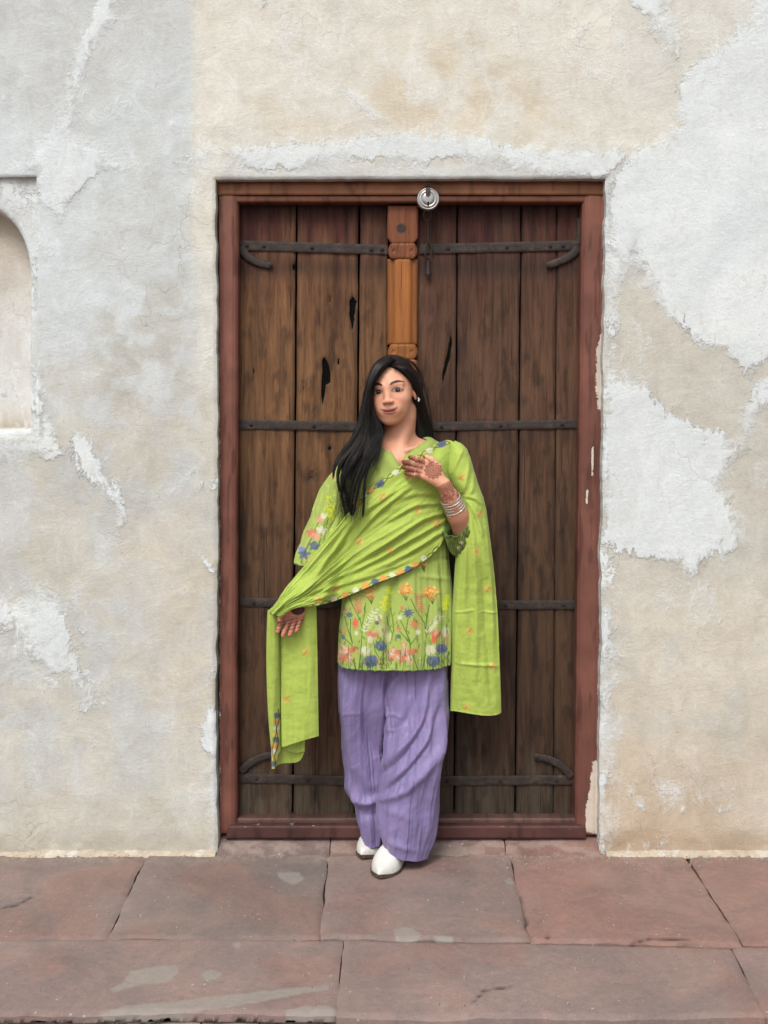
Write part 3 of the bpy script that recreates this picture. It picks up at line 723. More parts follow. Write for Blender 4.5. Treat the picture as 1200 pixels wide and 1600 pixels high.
# ---- planks
CR = [ # splits and knot holes (polygon px)
 [(503,562),(507,558),(513,566),(517,585),(516,598),(510,600),(507,620),(504,636),(502,612),(503,590)],
 [(546,470),(550,462),(557,470),(556,480),(554,500),(551,520),(548,505),(546,488)],
 [(699,548),(702,532),(706,518),(706,538),(703,560),(697,578),(692,602),(690,612),(691,585),(695,566)],
 [(512,700),(516,694),(518,702),(515,708)], [(457,414),(462,410),(463,424),(458,422)], [(515,462),(517,462),(516,478),(513,478)], [(529,556),(531,556),(530,570),(527,570)],
 [(888,1280),(898,1266),(903,1256),(903,1286),(886,1286)], [(484,742),(488,746),(480,752)], [(395,574),(397,574),(397,586),(395,586)],
]
def ckf(px, py):
    w = np.full(px.shape, -3.0)
    for pl in CR:
        a = np.array(pl)
        if a[:, 0].max() < px.min() - 5 or a[:, 0].min() > px.max() + 5: continue
        w = np.maximum(w, poly_sdf(px, py, pl) / 2.2)
    return np.maximum(w, -3.0)
KNOT = [(475, 602, 13, 16, .9), (487, 740, 20, 14, .9), (508, 572, 18, 16, .5), (552, 490, 9, 40, .6), (462, 418, 14, 14, .6), (385, 1032, 22, 22, .8), (520, 700, 9, 9, .5), (478, 750, 10, 8, .8), (700, 560, 10, 50, .3), (392, 1195, 40, 18, .6)]
def plank_col(dark, seed):
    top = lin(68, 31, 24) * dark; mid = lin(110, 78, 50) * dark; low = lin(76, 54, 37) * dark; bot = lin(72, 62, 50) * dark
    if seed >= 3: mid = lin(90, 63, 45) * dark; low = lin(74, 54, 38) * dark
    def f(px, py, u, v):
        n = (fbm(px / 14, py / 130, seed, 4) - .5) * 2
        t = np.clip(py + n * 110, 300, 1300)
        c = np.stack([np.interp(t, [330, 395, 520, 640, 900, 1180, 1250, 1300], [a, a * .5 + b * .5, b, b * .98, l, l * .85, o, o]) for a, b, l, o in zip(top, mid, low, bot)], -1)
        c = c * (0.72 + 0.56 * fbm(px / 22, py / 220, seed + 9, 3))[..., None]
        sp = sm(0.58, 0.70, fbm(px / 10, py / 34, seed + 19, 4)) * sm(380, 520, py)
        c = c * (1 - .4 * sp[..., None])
        band = sm(26, 0, np.abs(py - 418)) * .45 + sm(22, 0, np.abs(py - 676)) * .25 + sm(20, 0, np.abs(py - 956)) * .2 + sm(30, 0, abs(py - 322)) * .5  # lintel shade painted in at the top; darker bands below the straps
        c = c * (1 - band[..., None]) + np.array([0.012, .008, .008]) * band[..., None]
        for kx, ky, rx, ry, a in KNOT:
            d = np.hypot((px - kx) / rx, (py - ky) / ry)
            if d.min() < 1.3:
                rg = .6 + .4 * np.sin(d * 14 + vn(px / 4, py / 4, 3) * 6)
                m = np.clip(1 - d, 0, 1) ** .7 * a * rg * (.5 + vn(px / 3, py / 3, 7)); m = np.clip(m, 0, 1)[..., None]
                c = c * (1 - m) + np.array([.012, .008, .006]) * m
        edge = sm(.06, 0, np.minimum(u, 1 - u)) * .35
        return c * (1 - edge[..., None])
    return f
PL = [((373, 462), (371, 455.5), 1.05), ((465, 560), (458.5, 553), 1.05), ((563, 606), (556, 606), .9),
      ((650, 713.5), (650, 708.5), .86), ((716, 813.5), (711, 803.5), .84), ((816, 870), (806, 864), .92), ((871, 909), (865, 904), .92)]
for k, ((a, b), (c, d), dk) in enumerate(PL):
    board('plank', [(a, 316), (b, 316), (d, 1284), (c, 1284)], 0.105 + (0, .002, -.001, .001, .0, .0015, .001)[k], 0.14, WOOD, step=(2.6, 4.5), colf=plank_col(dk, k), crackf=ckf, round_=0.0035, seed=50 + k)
px_block('door_backing', [(345, 290), (942, 290), (930, 1315), (345, 1315)], 0.142, 0.19, VOID, door, 0)

# ---- frame
def paint_col(base, seed, red_top=None):
    def f(px, py, u, v):
        n = fbm(px / 30, py / 30, seed, 4); c = np.ones(px.shape + (3,)) * base
        c = c * (0.72 + 0.55 * n[..., None])
        if red_top is not None:
            t = sm(420, 310, py + (n - .5) * 90)[..., None] * .85; c = c * (1 - t) + red_top * t
        dr = sm(.62, .74, fbm(px / 7, py / 50, seed + 3, 3))[..., None] * .35
        return c * (1 - dr)
    return f
redp = lin(118, 76, 64); woodc = lin(128, 86, 60)
def jamb_dep(side):
    def f(u, v, px, py):
        w = u if side > 0 else 1 - u
        g = 0.006 * np.exp(-((w - .80) / .035) ** 2) + 0.012 * sm(.80, .98, w)      # bead towards the opening
        return g + 0.003 * np.exp(-((w - .14) / .04) ** 2)
    return f
def chip_l(px, py, u, v):
    e = .62 - u * 5.0 + (fbm(px / 3, py / 9, 5) - .5) * .8; return e * sm(330, 700, py) * .9
def chip_r(px, py, u, v):
    e = 0.62 - (1 - u) * 4.6 + (fbm(px / 4, py / 14, 9, 4) - .5) * 1.1
    b = poly_sdf(px, py, [(938, 520), (931, 545), (930, 600), (934, 640), (944, 640), (944, 520)]) / 8 + .4
    b2 = poly_sdf(px, py, [(926, 1190), (921, 1235), (914, 1270), (915, 1300), (936, 1304), (940, 1190)]) / 6 + .5
    b3 = np.maximum(poly_sdf(px, py, [(916, 764), (920, 764), (918, 790), (915, 786)]) / 2, poly_sdf(px, py, [(924, 700), (928, 696), (927, 748), (924, 744)]) / 2) + .45
    return np.maximum(np.maximum(np.maximum(e, b), b2), b3) * sm(300, 380, py)
board('door_jamb', [(342, 304), (371.5, 304), (369, 1303), (343, 1303)], 0.042, 0.15, PAINTW, step=(1.6, 5), colf=paint_col(redp, 3, lin(124, 84, 68)), dep=jamb_dep(1), chipf=chip_l, seed=61)
board('door_jamb', [(911, 304), (945, 304), (935, 1305), (899, 1305)], 0.042, 0.15, PAINTW, step=(1.6, 5), colf=paint_col(lin(110, 70, 59), 4, lin(130, 84, 68)), dep=jamb_dep(-1), chipf=chip_r, seed=62)
board('door_lintel', [(339, 279), (949, 281), (949, 304), (339, 304)], 0.038, 0.15, PAINTW, step=(4, 1.5), colf=paint_col(woodc, 5), dep=lambda u, v, px, py: .010 * sm(.45, .05, v), chipf=lambda px, py, u, v: (fbm(px / 20, py / 3, 8) - .5) * .6 - .1, seed=63)
board('lintel_bead', [(362, 303.5), (922, 303.5), (916, 315.5), (368, 315.5)], 0.048, 0.15, PAINTW, step=(4, 1.2), colf=paint_col(lin(108, 68, 52), 6), dep=lambda u, v, px, py: .006 * np.exp(-((v - .12) / .08) ** 2), seed=64)
board('threshold', [(357, 1291), (915, 1291), (916, 1311), (352, 1311)], 0.030, 0.15, PAINTW, step=(4, 1.5), colf=paint_col(lin(74, 46, 42), 7), chipf=lambda px, py, u, v: (fbm(px / 9, py / 3, 18) - .5) * .9 + .1 - v * .5, seed=65)
board('threshold', [(368, 1279), (903, 1279), (905, 1291), (362, 1291)], 0.062, 0.15, PAINTW, step=(4, 1.5), colf=paint_col(lin(88, 64, 56), 8), chipf=lambda px, py, u, v: (fbm(px / 9, py / 3, 28) - .5) * .9 - v * .2, seed=66)

# ---- carved centre post
post = empty('centre_post', (0.06, 0.08, 0)); adopt(post, door)
pc = lin(148, 92, 44); pcd = lin(120, 70, 42)
def post_col(base, k):
    def f(px, py, u, v):
        c = np.ones(px.shape + (3,)) * base * (0.72 + .55 * fbm(px / 9, py / 60, 30 + k, 4)[..., None])
        side = sm(.10, .0, np.minimum(u, 1 - u))[..., None]
        o = (sm(.24, .20, np.minimum(u, 1 - u)))[..., None] * (k == 2)
        c = c * (1 - .55 * o) + np.array([.20, .065, .014]) * .55 * o
        if k == 0:
            d = np.hypot((px - 627) / 8, (py - 357) / 8); m = sm(1.05, .85, d)[..., None]; c = c * (1 - m) + np.array([.035, .025, .02]) * m
        return c * (1 - .4 * side)
    return f
def add_post(name, x0, x1, ya, yb, k, y0=.074, taper=None, dep=None, base=None):
    o = board(name, [(x0, ya), (x1, ya), (x1 - .3, yb), (x0 - .3, yb)], y0, .12, POSTWOOD, post, (1.5, 2), post_col(pc if base is None else base, k), dep, None, None, .003, taper, .0008, 70 + k)
blockt = lambda v: 1 - .26 * sm(.80, 1.0, v) ** 1.5
blocku = lambda v: 1 - .26 * sm(.20, 0.0, v) ** 1.5
scrollt = lambda v: .80 + .20 * np.sin(np.pi * np.clip(v, 0, 1)) ** .8
def scroll_dep(u, v, px, py):
    d = np.hypot((np.abs(u - .5) - .30) / .17, (v - .5) / .42)
    return .004 * (np.sin(d * 9) * .5 + .5) * np.clip(1.2 - d, 0, 1) + .003 * np.exp(-((np.abs(u - .5) - .12) / .03) ** 2)
shaft_dep = lambda u, v, px, py: .011 * sm(.25, .20, np.minimum(u, 1 - u)) + .003 * np.exp(-((np.minimum(u, 1 - u) - .26) / .02) ** 2)
y = 321
add_post('post_block', 605.5, 653.5, 321, 381, 0, taper=blockt, base=pcd)
for a, b in ((404, 538), (606, 800), (866, 1010), (1076, 1250)):
    add_post('post_scroll', 606, 652.5, a - 24, a, 1, .072, scrollt, scroll_dep, pcd)
    add_post('post_shaft', 605.5, 653, a, b, 2, .076, None, shaft_dep)
    add_post('post_scroll', 606, 652.5, b, b + 23, 1, .072, scrollt, scroll_dep, pc)
    if b < 1200: add_post('post_block', 606, 653, b + 23, b + 44, 3, .074, blocku, None, pcd)

# ---- iron straps, horns, rivets
def dome_mesh():
    bm = bmesh.new(); bmesh.ops.create_uvsphere(bm, u_segments=10, v_segments=6, radius=1)
    me = bpy.data.meshes.new('rivet'); bm.to_mesh(me); bm.free(); me.materials.append(IRON)
    for p in me.polygons: p.use_smooth = True
    return me
RIV = dome_mesh()
def rivet(px, py, y, parent, r=.0068):
    o = bpy.data.objects.new('rivet', RIV); COL.objects.link(o); setpar(o, parent)
    o.location = V(px, py, y); o.scale = (r, r * .55, r * .9)
def strap(x0, y0, x1, y1, w, rivets, k):
    w = w * .80
    s = board('iron_strap', [(x0, y0 - w / 2), (x1, y1 - w / 2), (x1, y1 + w / 2), (x0, y0 + w / 2)], .098, .105, IRON, door, (3, 1.8), None,
              lambda u, v, px, py: .0010 * np.sin(px / 11 + k) + .0012 * fbm(px / 9, py / 6, k), None, None, .0016, None, .0012, 80 + k)
    for px in rivets:
        t = (px - x0) / (x1 - x0); rivet(px, y0 + (y1 - y0) * t, .0965, s)
    return s
strap(374, 383, 606, 390, 19, (386, 412, 487, 580, 597), 0)
strap(655, 389, 905, 383, 19, (700, 792, 880, 860), 1)
strap(372, 663, 607, 667, 18, (392, 490, 580), 2)
strap(652, 667, 902, 662, 17, (690, 782, 878), 3)
strap(374, 941, 607, 945, 17, (396, 500), 4)
strap(652, 946, 899, 945, 17, (690, 790, 880), 5)
strap(373, 1216, 607, 1222, 18, (400, 480), 6)
strap(652, 1221, 898, 1219, 18, (700, 782, 870), 7)
def horn(pts, r0=.0145, r1=.0115, y=.097):
    t = np.linspace(0, 1, 22); p = interp(t, pts); P = V(p[:, 0], p[:, 1], y)
    n = len(P); r = r0 + (r1 - r0) * t; r = r * (1 + .18 * sm(.85, .98, t)); 
    T = tube(P, r * np.sqrt(np.clip(1 - (np.clip(t - .93, 0, 1) / .07) ** 2, .05, 1)), 12, 1.0)
    c = np.concatenate([P[:1], P, P[-1:]])[:, None]
    d = T - c; d[..., 1] *= .30; T = c + d
    A = Acc(); A.grid(T, wrap=True, Col=np.ones(T.shape) * .04)
    o = A.build('strap_horn', IRON, door)
    rivet(p[-3, 0], p[-3, 1], y - .006, o, .007)
horn([(376, 386), (384, 398), (398, 408), (418, 414), (425, 414)])
horn([(906, 383), (896, 396), (882, 405), (862, 413), (854, 416)])
horn([(906, 340), (907, 360), (906, 384)], .010, .016)
horn([(376, 1206), (386, 1196), (402, 1186), (418, 1181), (428, 1182)])
horn([(893, 1214), (884, 1203), (872, 1193), (852, 1185), (834, 1183)])
# ---- hasp chain beside the post
def ring_tube(name, cx, cy, rx, ry, rad, y, parent, mat, tilt=0.0, seg=20):
    a = np.linspace(0, 2 * np.pi, seg, endpoint=False)
    px = cx + rx * np.cos(a); py = cy + ry * np.sin(a)
    P = V(px, py, y + tilt * np.cos(a)); C = P.mean(0)
    b = np.linspace(0, 2 * np.pi, 8, endpoint=False)
    N = P - C; N /= np.linalg.norm(N, axis=1)[:, None]; B = np.cross(N, np.roll(P, -1, 0) - np.roll(P, 1, 0)); B /= np.linalg.norm(B, axis=1)[:, None]
    G = P[:, None] + rad * (np.cos(b)[None, :, None] * N[:, None] + np.sin(b)[None, :, None] * B[:, None])
    f = np.array([(i * 8 + j, ((i + 1) % seg) * 8 + j, ((i + 1) % seg) * 8 + (j + 1) % 8, i * 8 + (j + 1) % 8) for i in range(seg) for j in range(8)])
    return mesh_np(name, G.reshape(-1, 3), f, mat, parent)
ring_tube('hasp_staple', 668.5, 300, 6.5, 11, .0042, .030, door, IRON)
chain = empty('hasp_chain', (0, 0, 0)); adopt(chain, door)
ring_tube('chain_link', 668, 336, 6, 8, .0032, .066, chain, IRON)
ring_tube('chain_link', 669, 392, 5.5, 12, .0034, .085, chain, IRON, .006)
def rod(name, pts, y, r, parent, mat):
    t = np.linspace(0, 1, 16); p = interp(t, pts); yy = np.interp(t, [0, 1], y)
    T = tube(V(p[:, 0], p[:, 1], yy), np.interp(t, np.linspace(0, 1, len(r)), r), 8)
    A = Acc(); A.grid(T, wrap=True, Col=np.ones(T.shape) * .04); return A.build(name, mat, parent)
rod('chain_bar', [(668, 342), (669, 360), (669, 382)], (.070, .082), (.0035, .005, .0035), chain, IRON)
rod('chain_hook', [(669, 402), (669, 418), (669, 428), (669, 437)], (.088, .088), (.004, .006, .010, .003), chain, IRON)

# ================================================================== PADLOCK
lock = empty('padlock', V(669, 311, .02), label='round silver padlock hanging from the staple above the door', category='padlock')
def lathe_y(name, prof, cx, cz, mat, parent, seg=48):
    a = np.linspace(0, 2 * np.pi, seg, endpoint=False)
    G = np.array([[(cx + r * math.cos(t), y, cz + r * math.sin(t)) for t in a] for r, y in prof])
    A = Acc(); A.grid(G, wrap=True, Col=np.ones(G.shape) * .5); o = A.build(name, mat, parent); return o
mm = M('brushed_steel', 0.34, 0.5); ns = mm.noise(90, 4, .6, mm.coord((1, 1, .1)))
STEEL = mm.out(mm.ramp(mm.noise(25, 4), [(.3, (.24, .235, .23)), (.7, (.46, .45, .43))]), mm.bump(ns, .0008, .6), .42, .8)
lc = V(669, 311, .012)
R_ = .0368
lathe_y('lock_body', [(1e-4, .034), (R_ * .9, .034), (R_, .030), (R_, .012), (R_ * .96, .008), (R_ * .86, .0065), (R_ * .83, .0095), (R_ * .80, .0065), (R_ * .60, .005), (R_ * .57, .0075), (R_ * .54, .005), (R_ * .3, .0045), (1e-4, .0045)], lc[0], lc[2], STEEL, lock)
o = px_block('shackle', [(665.2, 297), (666.5, 292.5), (671.5, 292.5), (672.8, 297), (672.8, 305), (669, 308), (665.2, 305)], .0025, .02, IRON, lock, .001, seg=1)
o = px_block('keyhole', [(667.8, 315), (670.2, 315), (670.0, 322), (668.0, 322)], .0035, .01, VOID, lock, 0)
# ================================================================== PERSON
person = empty('person', (0.02, -0.05, 0), label='woman in lime green tunic and shawl and lavender trousers leaning on the door', category='person')

# ------------------------------------------------------------------ implicit surfaces -> mesh
class Vol:
    def __init__(s, xs, ys, zs):
        s.x, s.y, s.z = xs, ys, zs
        s.F = np.full((len(xs), len(ys), len(zs)), 0.2, np.float32)
    def box(s, lo, hi):
        r = []
        for ax, a, b in zip((s.x, s.y, s.z), lo, hi):
            i = max(0, np.searchsorted(ax, a) - 1); j = min(len(ax), np.searchsorted(ax, b) + 1); r.append(slice(i, max(j, i + 1)))
        return tuple(r)
    def xyz(s, b): return (s.x[b[0]][:, None, None], s.y[b[1]][None, :, None], s.z[b[2]][None, None, :])
    def put(s, b, d, k):
        s.F[b] = smin(s.F[b], d, k)
    def cap(s, a, b, r1, r2, k=0.01):
        a = np.asarray(a, float); b = np.asarray(b, float); m = max(r1, r2) + k + .006
        bx = s.box(np.minimum(a, b) - m, np.maximum(a, b) + m); X, Y, Z = s.xyz(bx)
        s.put(bx, capd(X, Y, Z, a, b, r1, r2).astype(np.float32), k)
    def ell(s, c, r, k=0.01):
        c = np.asarray(c, float); r = np.asarray(r, float); m = r + k + .01
        bx = s.box(c - m, c + m); X, Y, Z = s.xyz(bx)
        s.put(bx, elld(X, Y, Z, c, r).astype(np.float32), k)
    def mesh(s):
        F = s.F; ins = F < 0; nx, ny, nz = F.shape
        acc = {}; keys = []; pts = []; quads = []
        cid = lambda i, j, k: (i * ny + j) * nz + k
        for ax in range(3):
            sl0 = [slice(None)] * 3; sl1 = [slice(None)] * 3
            sl0[ax] = slice(0, -1); sl1[ax] = slice(1, None)
            cr = ins[tuple(sl0)] != ins[tuple(sl1)]
            I = np.array(np.nonzero(cr)).T
            I = I[(I > 0).all(1) & (I[:, 0] < nx - 1) & (I[:, 1] < ny - 1) & (I[:, 2] < nz - 1)]
            J = I.copy(); J[:, ax] += 1
            f0 = F[I[:, 0], I[:, 1], I[:, 2]]; f1 = F[J[:, 0], J[:, 1], J[:, 2]]
            t = (f0 / (f0 - f1 + 1e-12))[:, None]
            P0 = np.stack([s.x[I[:, 0]], s.y[I[:, 1]], s.z[I[:, 2]]], 1); P1 = np.stack([s.x[J[:, 0]], s.y[J[:, 1]], s.z[J[:, 2]]], 1)
            P = P0 * (1 - t) + P1 * t
            o1, o2 = [(1, 2), (2, 0), (0, 1)][ax]
            q = []
            for d1, d2 in ((0, 0), (1, 0), (1, 1), (0, 1)):
                C = I.copy(); C[:, o1] -= d1; C[:, o2] -= d2
                c = cid(C[:, 0], C[:, 1], C[:, 2]); keys.append(c); pts.append(P); q.append(c)
            q = np.stack(q, 1); fl = f0 < 0
            q[~fl] = q[~fl][:, ::-1]; quads.append(q)
        keys = np.concatenate(keys); pts = np.concatenate(pts); quads = np.concatenate(quads)
        u, inv = np.unique(keys, return_inverse=True)
        cnt = np.bincount(inv)[:, None]
        co = np.stack([np.bincount(inv, pts[:, a]) for a in range(3)], 1) / cnt
        lut = np.searchsorted(u, quads)
        return co, lut
def smin(a, b, k):
    h = np.clip(0.5 + 0.5 * (b - a) / k, 0, 1); return b * (1 - h) + a * h - k * h * (1 - h)
def smax(a, b, k): return -smin(-a, -b, k)
def capd(X, Y, Z, a, b, r1, r2):
    d = b - a; L = (d @ d) + 1e-12
    t = np.clip(((X - a[0]) * d[0] + (Y - a[1]) * d[1] + (Z - a[2]) * d[2]) / L, 0, 1)
    return np.sqrt((X - a[0] - t * d[0]) ** 2 + (Y - a[1] - t * d[1]) ** 2 + (Z - a[2] - t * d[2]) ** 2) - (r1 + (r2 - r1) * t)
def elld(X, Y, Z, c, r):
    x, y, z = X - c[0], Y - c[1], Z - c[2]
    k0 = np.sqrt((x / r[0]) ** 2 + (y / r[1]) ** 2 + (z / r[2]) ** 2)
    k1 = np.sqrt((x / r[0] ** 2) ** 2 + (y / r[1] ** 2) ** 2 + (z / r[2] ** 2) ** 2) + 1e-9
    return k0 * (k0 - 1) / k1

# ------------------------------------------------------------------ head frame: turned to her right, tipped
HC = V(613.5, 609.5, -0.018)          # between the ears at eye level
_y, _r, _p = math.radians(13), math.radians(6.5), math.radians(-2)
fw = np.array([-math.sin(_y), -math.cos(_y), 0]); rt = np.array([math.cos(_y), -math.sin(_y), 0]); upv = np.array([0, 0, 1.0])
def _roll(v): return np.array([v[0] * math.cos(_r) - v[2] * math.sin(_r), v[1], v[0] * math.sin(_r) + v[2] * math.cos(_r)])
fw, rt, upv = _roll(fw), _roll(rt), _roll(upv)
fw, upv = fw * math.cos(_p) + upv * math.sin(_p), upv * math.cos(_p) - fw * math.sin(_p)
HS = 1.0
def h2w(x, y, z):
    x, y, z = np.broadcast_arrays(np.asarray(x, float), np.asarray(y, float), np.asarray(z, float))
    return HC + HS * (x[..., None] * rt + y[..., None] * fw + z[..., None] * upv)
def w2h(co):
    d = (co - HC) / HS; return d @ rt, d @ fw, d @ upv
def head_sdf(x, y, z):
    ax = np.abs(x)
    e = lambda c, r: elld(x, y, z, c, r)
    ea = lambda c, r: elld(ax, y, z, c, r)
    cp = lambda a, b, r1, r2: capd(x, y, z, np.array(a), np.array(b), r1, r2)
    ca = lambda a, b, r1, r2: capd(ax, y, z, np.array(a), np.array(b), r1, r2)
    d = e((0, -.020, .030), (.070, .088, .077))
    d = smin(d, e((0, .018, -.012), (.061, .066, .078)), .030)
    d = smin(d, e((-.004, .034, -.070), (.043, .040, .033)), .026)
    d = smin(d, e((-.030, .036, -.056), (.026, .026, .028)), .024)
    d = smin(d, e((-.007, .053, -.0920), (.025, .018, .016)), .022)
    d = smin(d, ea((.037, .048, -.030), (.024, .028, .026)), .022)
    d = smin(d, ea((.026, .040, -.060), (.022, .023, .024)), .022)
    d = smin(d, ca((.012, .078, .019), (.042, .063, .019), .0065, .005), .018)
    d = smax(d, -ea((.031, .098, .000), (.019, .0160, .0110)), .014)          # sockets
    d = smin(d, ea((.0315, .0655, -.0005), (.0178, .0138, .0105)), .0045)     # eyes under the lids
    d = smin(d, ca((.018, .0755, .0065), (.042, .0655, .0045), .0034, .003), .009)   # upper lid fold
    d = smin(d, cp((0, .0765, .008), (0, .0910, -.0285), .0062, .0074), .016)   # nose
    d = smin(d, e((0, .0930, -.0315), (.0090, .0075, .0070)), .008)
    d = smin(d, ea((.0110, .0875, -.0335), (.0062, .0085, .0058)), .006)
    d = smax(d, -ea((.0064, .0920, -.0395), (.0032, .0042, .0024)), .002)
    d = smin(d, e((0, .0715, -.0580), (.033, .0130, .0200)), .018)            # muzzle
    dz = z - .0012 - .0056 * (np.minimum(ax, .03) / .026) ** 2                        # smile lifts the corners
    d = smin(d, elld(x, y, dz, (0, .0778, -.0606), (.0255, .0062, .0030)), .005)
    d = smin(d, elld(x, y, dz, (0, .0765, -.0702), (.0205, .0074, .0042)), .006)
    d = smax(d, -elld(x, y, dz, (0, .0840, -.0652), (.0215, .0058, .0013)), .0014)
    ear = elld(ax, y, z, (.0705, -.008, -.010), (.0085, .0165, .030))
    ear = smax(ear, -elld(ax, y, z, (.0790, -.003, -.006), (.0060, .0095, .019)), .004)
    d = smin(d, ear, .005)
    return d
def axis_(segs):
    out = []
    for a, b, st in segs: out += list(np.arange(a, b, st))
    return np.array(out + [segs[-1][1]])
S_ = 0.0019
vx = axis_([(-.40, -.37, .008), (-.37, -.235, S_), (-.235, -.06, .008), (-.06, .10, .0013), (.10, .245, S_), (.245, .32, .008)])
vy = axis_([(-.30, -.215, .006), (-.215, -.125, S_), (-.125, -.045, .0013), (-.045, .115, S_), (.115, .16, .006)])
vz = axis_([(-.02, .69, .012), (.69, .84, S_), (.84, 1.08, .008), (1.08, 1.37, S_), (1.37, 1.53, .0013), (1.53, 1.62, S_), (1.62, 1.68, .006)])
vol = Vol(vx, vy, vz)
C3 = lambda px, py, y: V(px, py, y)
# trunk, hips, legs
vol.ell(C3(616, 775, .015), (.135, .080, .150), .03)
vol.ell(C3(614, 900, .015), (.120, .085, .20), .04)
vol.ell(C3(614, 1000, .015), (.125, .085, .13), .03)
vol.cap(C3(562, 720, .015), C3(684, 714, .015), .036, .036, .03)
vol.cap(C3(612, 692, .018), C3(562, 716, .018), .033, .034, .03)
vol.cap(C3(632, 692, .018), C3(684, 712, .018), .032, .034, .03)
for h, kn, an in (((574, 1040, 0.030), (574, 1200, .045), (582, 1322, .045)), ((656, 1040, .01), (648, 1200, -.050), (634, 1330, -.075))):
    vol.cap(C3(*h), C3(*kn), .056, .034, .03); vol.cap(C3(*kn), C3(*an), .034, .027, .02)
# neck and collar bones
vol.cap(C3(628, 640, .015), C3(621, 700, .012), .049, .053, .02)
vol.ell(C3(621, 722, -.012), (.090, .070, .052), .03)
vol.cap(C3(606, 706, -.066), C3(575, 697, -.040), .007, .007, .018); vol.cap(C3(636, 704, -.066), C3(658, 697, -.045), .007, .006, .018)
vol.cap(C3(639, 655, -.015), C3(625, 703, -.045), .006, .006, .030)     # neck tendon
# head
hb = vol.box(HC - .15, HC + .15); X, Y, Z = vol.xyz(hb)
dx, dy, dz_ = X - HC[0], Y - HC[1], Z - HC[2]
lx = (dx * rt[0] + dy * rt[1] + dz_ * rt[2]) / HS; ly = (dx * fw[0] + dy * fw[1] + dz_ * fw[2]) / HS; lz = (dx * upv[0] + dy * upv[1] + dz_ * upv[2]) / HS
vol.put(hb, (head_sdf(lx, ly, lz) * HS).astype(np.float32), .012)
# her right arm (left in the picture) and open hand, palm to the front
def chain_(pts, rad, k=.004):
    for (a, b), (r1, r2) in zip(zip(pts[:-1], pts[1:]), zip(rad[:-1], rad[1:])): vol.cap(C3(*a), C3(*b), r1, r2, k)
chain_([(562, 728, .012), (503, 850, -.040), (490, 905, -.080), (468, 942, -.128)], [.034, .033, .029, .0225], .012)
for kn, pip, tip, r in (((443, 965), (438, 976), (433.5, 987), .0078), ((451, 970), (446, 982), (442, 993), .0080), ((460, 970), (456.5, 982), (452.5, 992), .0077), ((469, 967), (466.5, 977), (463, 986), .0069)):
    vol.cap(C3(467, 945, -.130), C3(*kn, -.136), .014, .0105, .010)
    chain_([(*kn, -.137), (*pip, -.150), (pip[0] * .45 + tip[0] * .55, pip[1] * .45 + tip[1] * .55, -.161), (*tip, -.166)], [r * 1.05, r, r * .93, r * .82], .0015)
chain_([(463, 946, -.136), (450, 952, -.150), (441, 959, -.163), (436.5, 969, -.172)], [.0135, .0108, .0088, .0074], .003)
vol.ell(C3(470, 957, -.138), (.013, .012, .020), .010)
# her left arm and hand laid on the chest
chain_([(698, 728, .01), (734, 850, -.045), (716, 806, -.098), (703, 777, -.134), (694, 759, -.152)], [.046, .041, .0335, .0275, .0240], .010)
for kn, pip, tip, r in (((665, 722), (652, 717.0), (641, 714.5), .0084), ((660, 729.5), (645.5, 724.8), (631, 722.0), .0088), ((659, 737), (645, 733.0), (630, 730), .0086), ((663, 745), (649, 742), (634, 739), .0078)):
    vol.cap(C3(693, 757, -.154), C3(*kn, -.166), .0165, .0100, .009)
    chain_([(*kn, -.167), (*pip, -.174), (pip[0] * .45 + tip[0] * .55, pip[1] * .45 + tip[1] * .55, -.168), (*tip, -.158)], [r * 1.08, r * 1.02, r * .95, r * .82], .0014)
vol.ell(C3(678, 739, -.158), (.026, .013, .026), .010)
chain_([(690, 748, -.150), (684, 729, -.150), (675, 718, -.146), (664, 713, -.140)], [.0130, .0105, .0090, .0076], .006)
bco, bfa = vol.mesh()
del vol

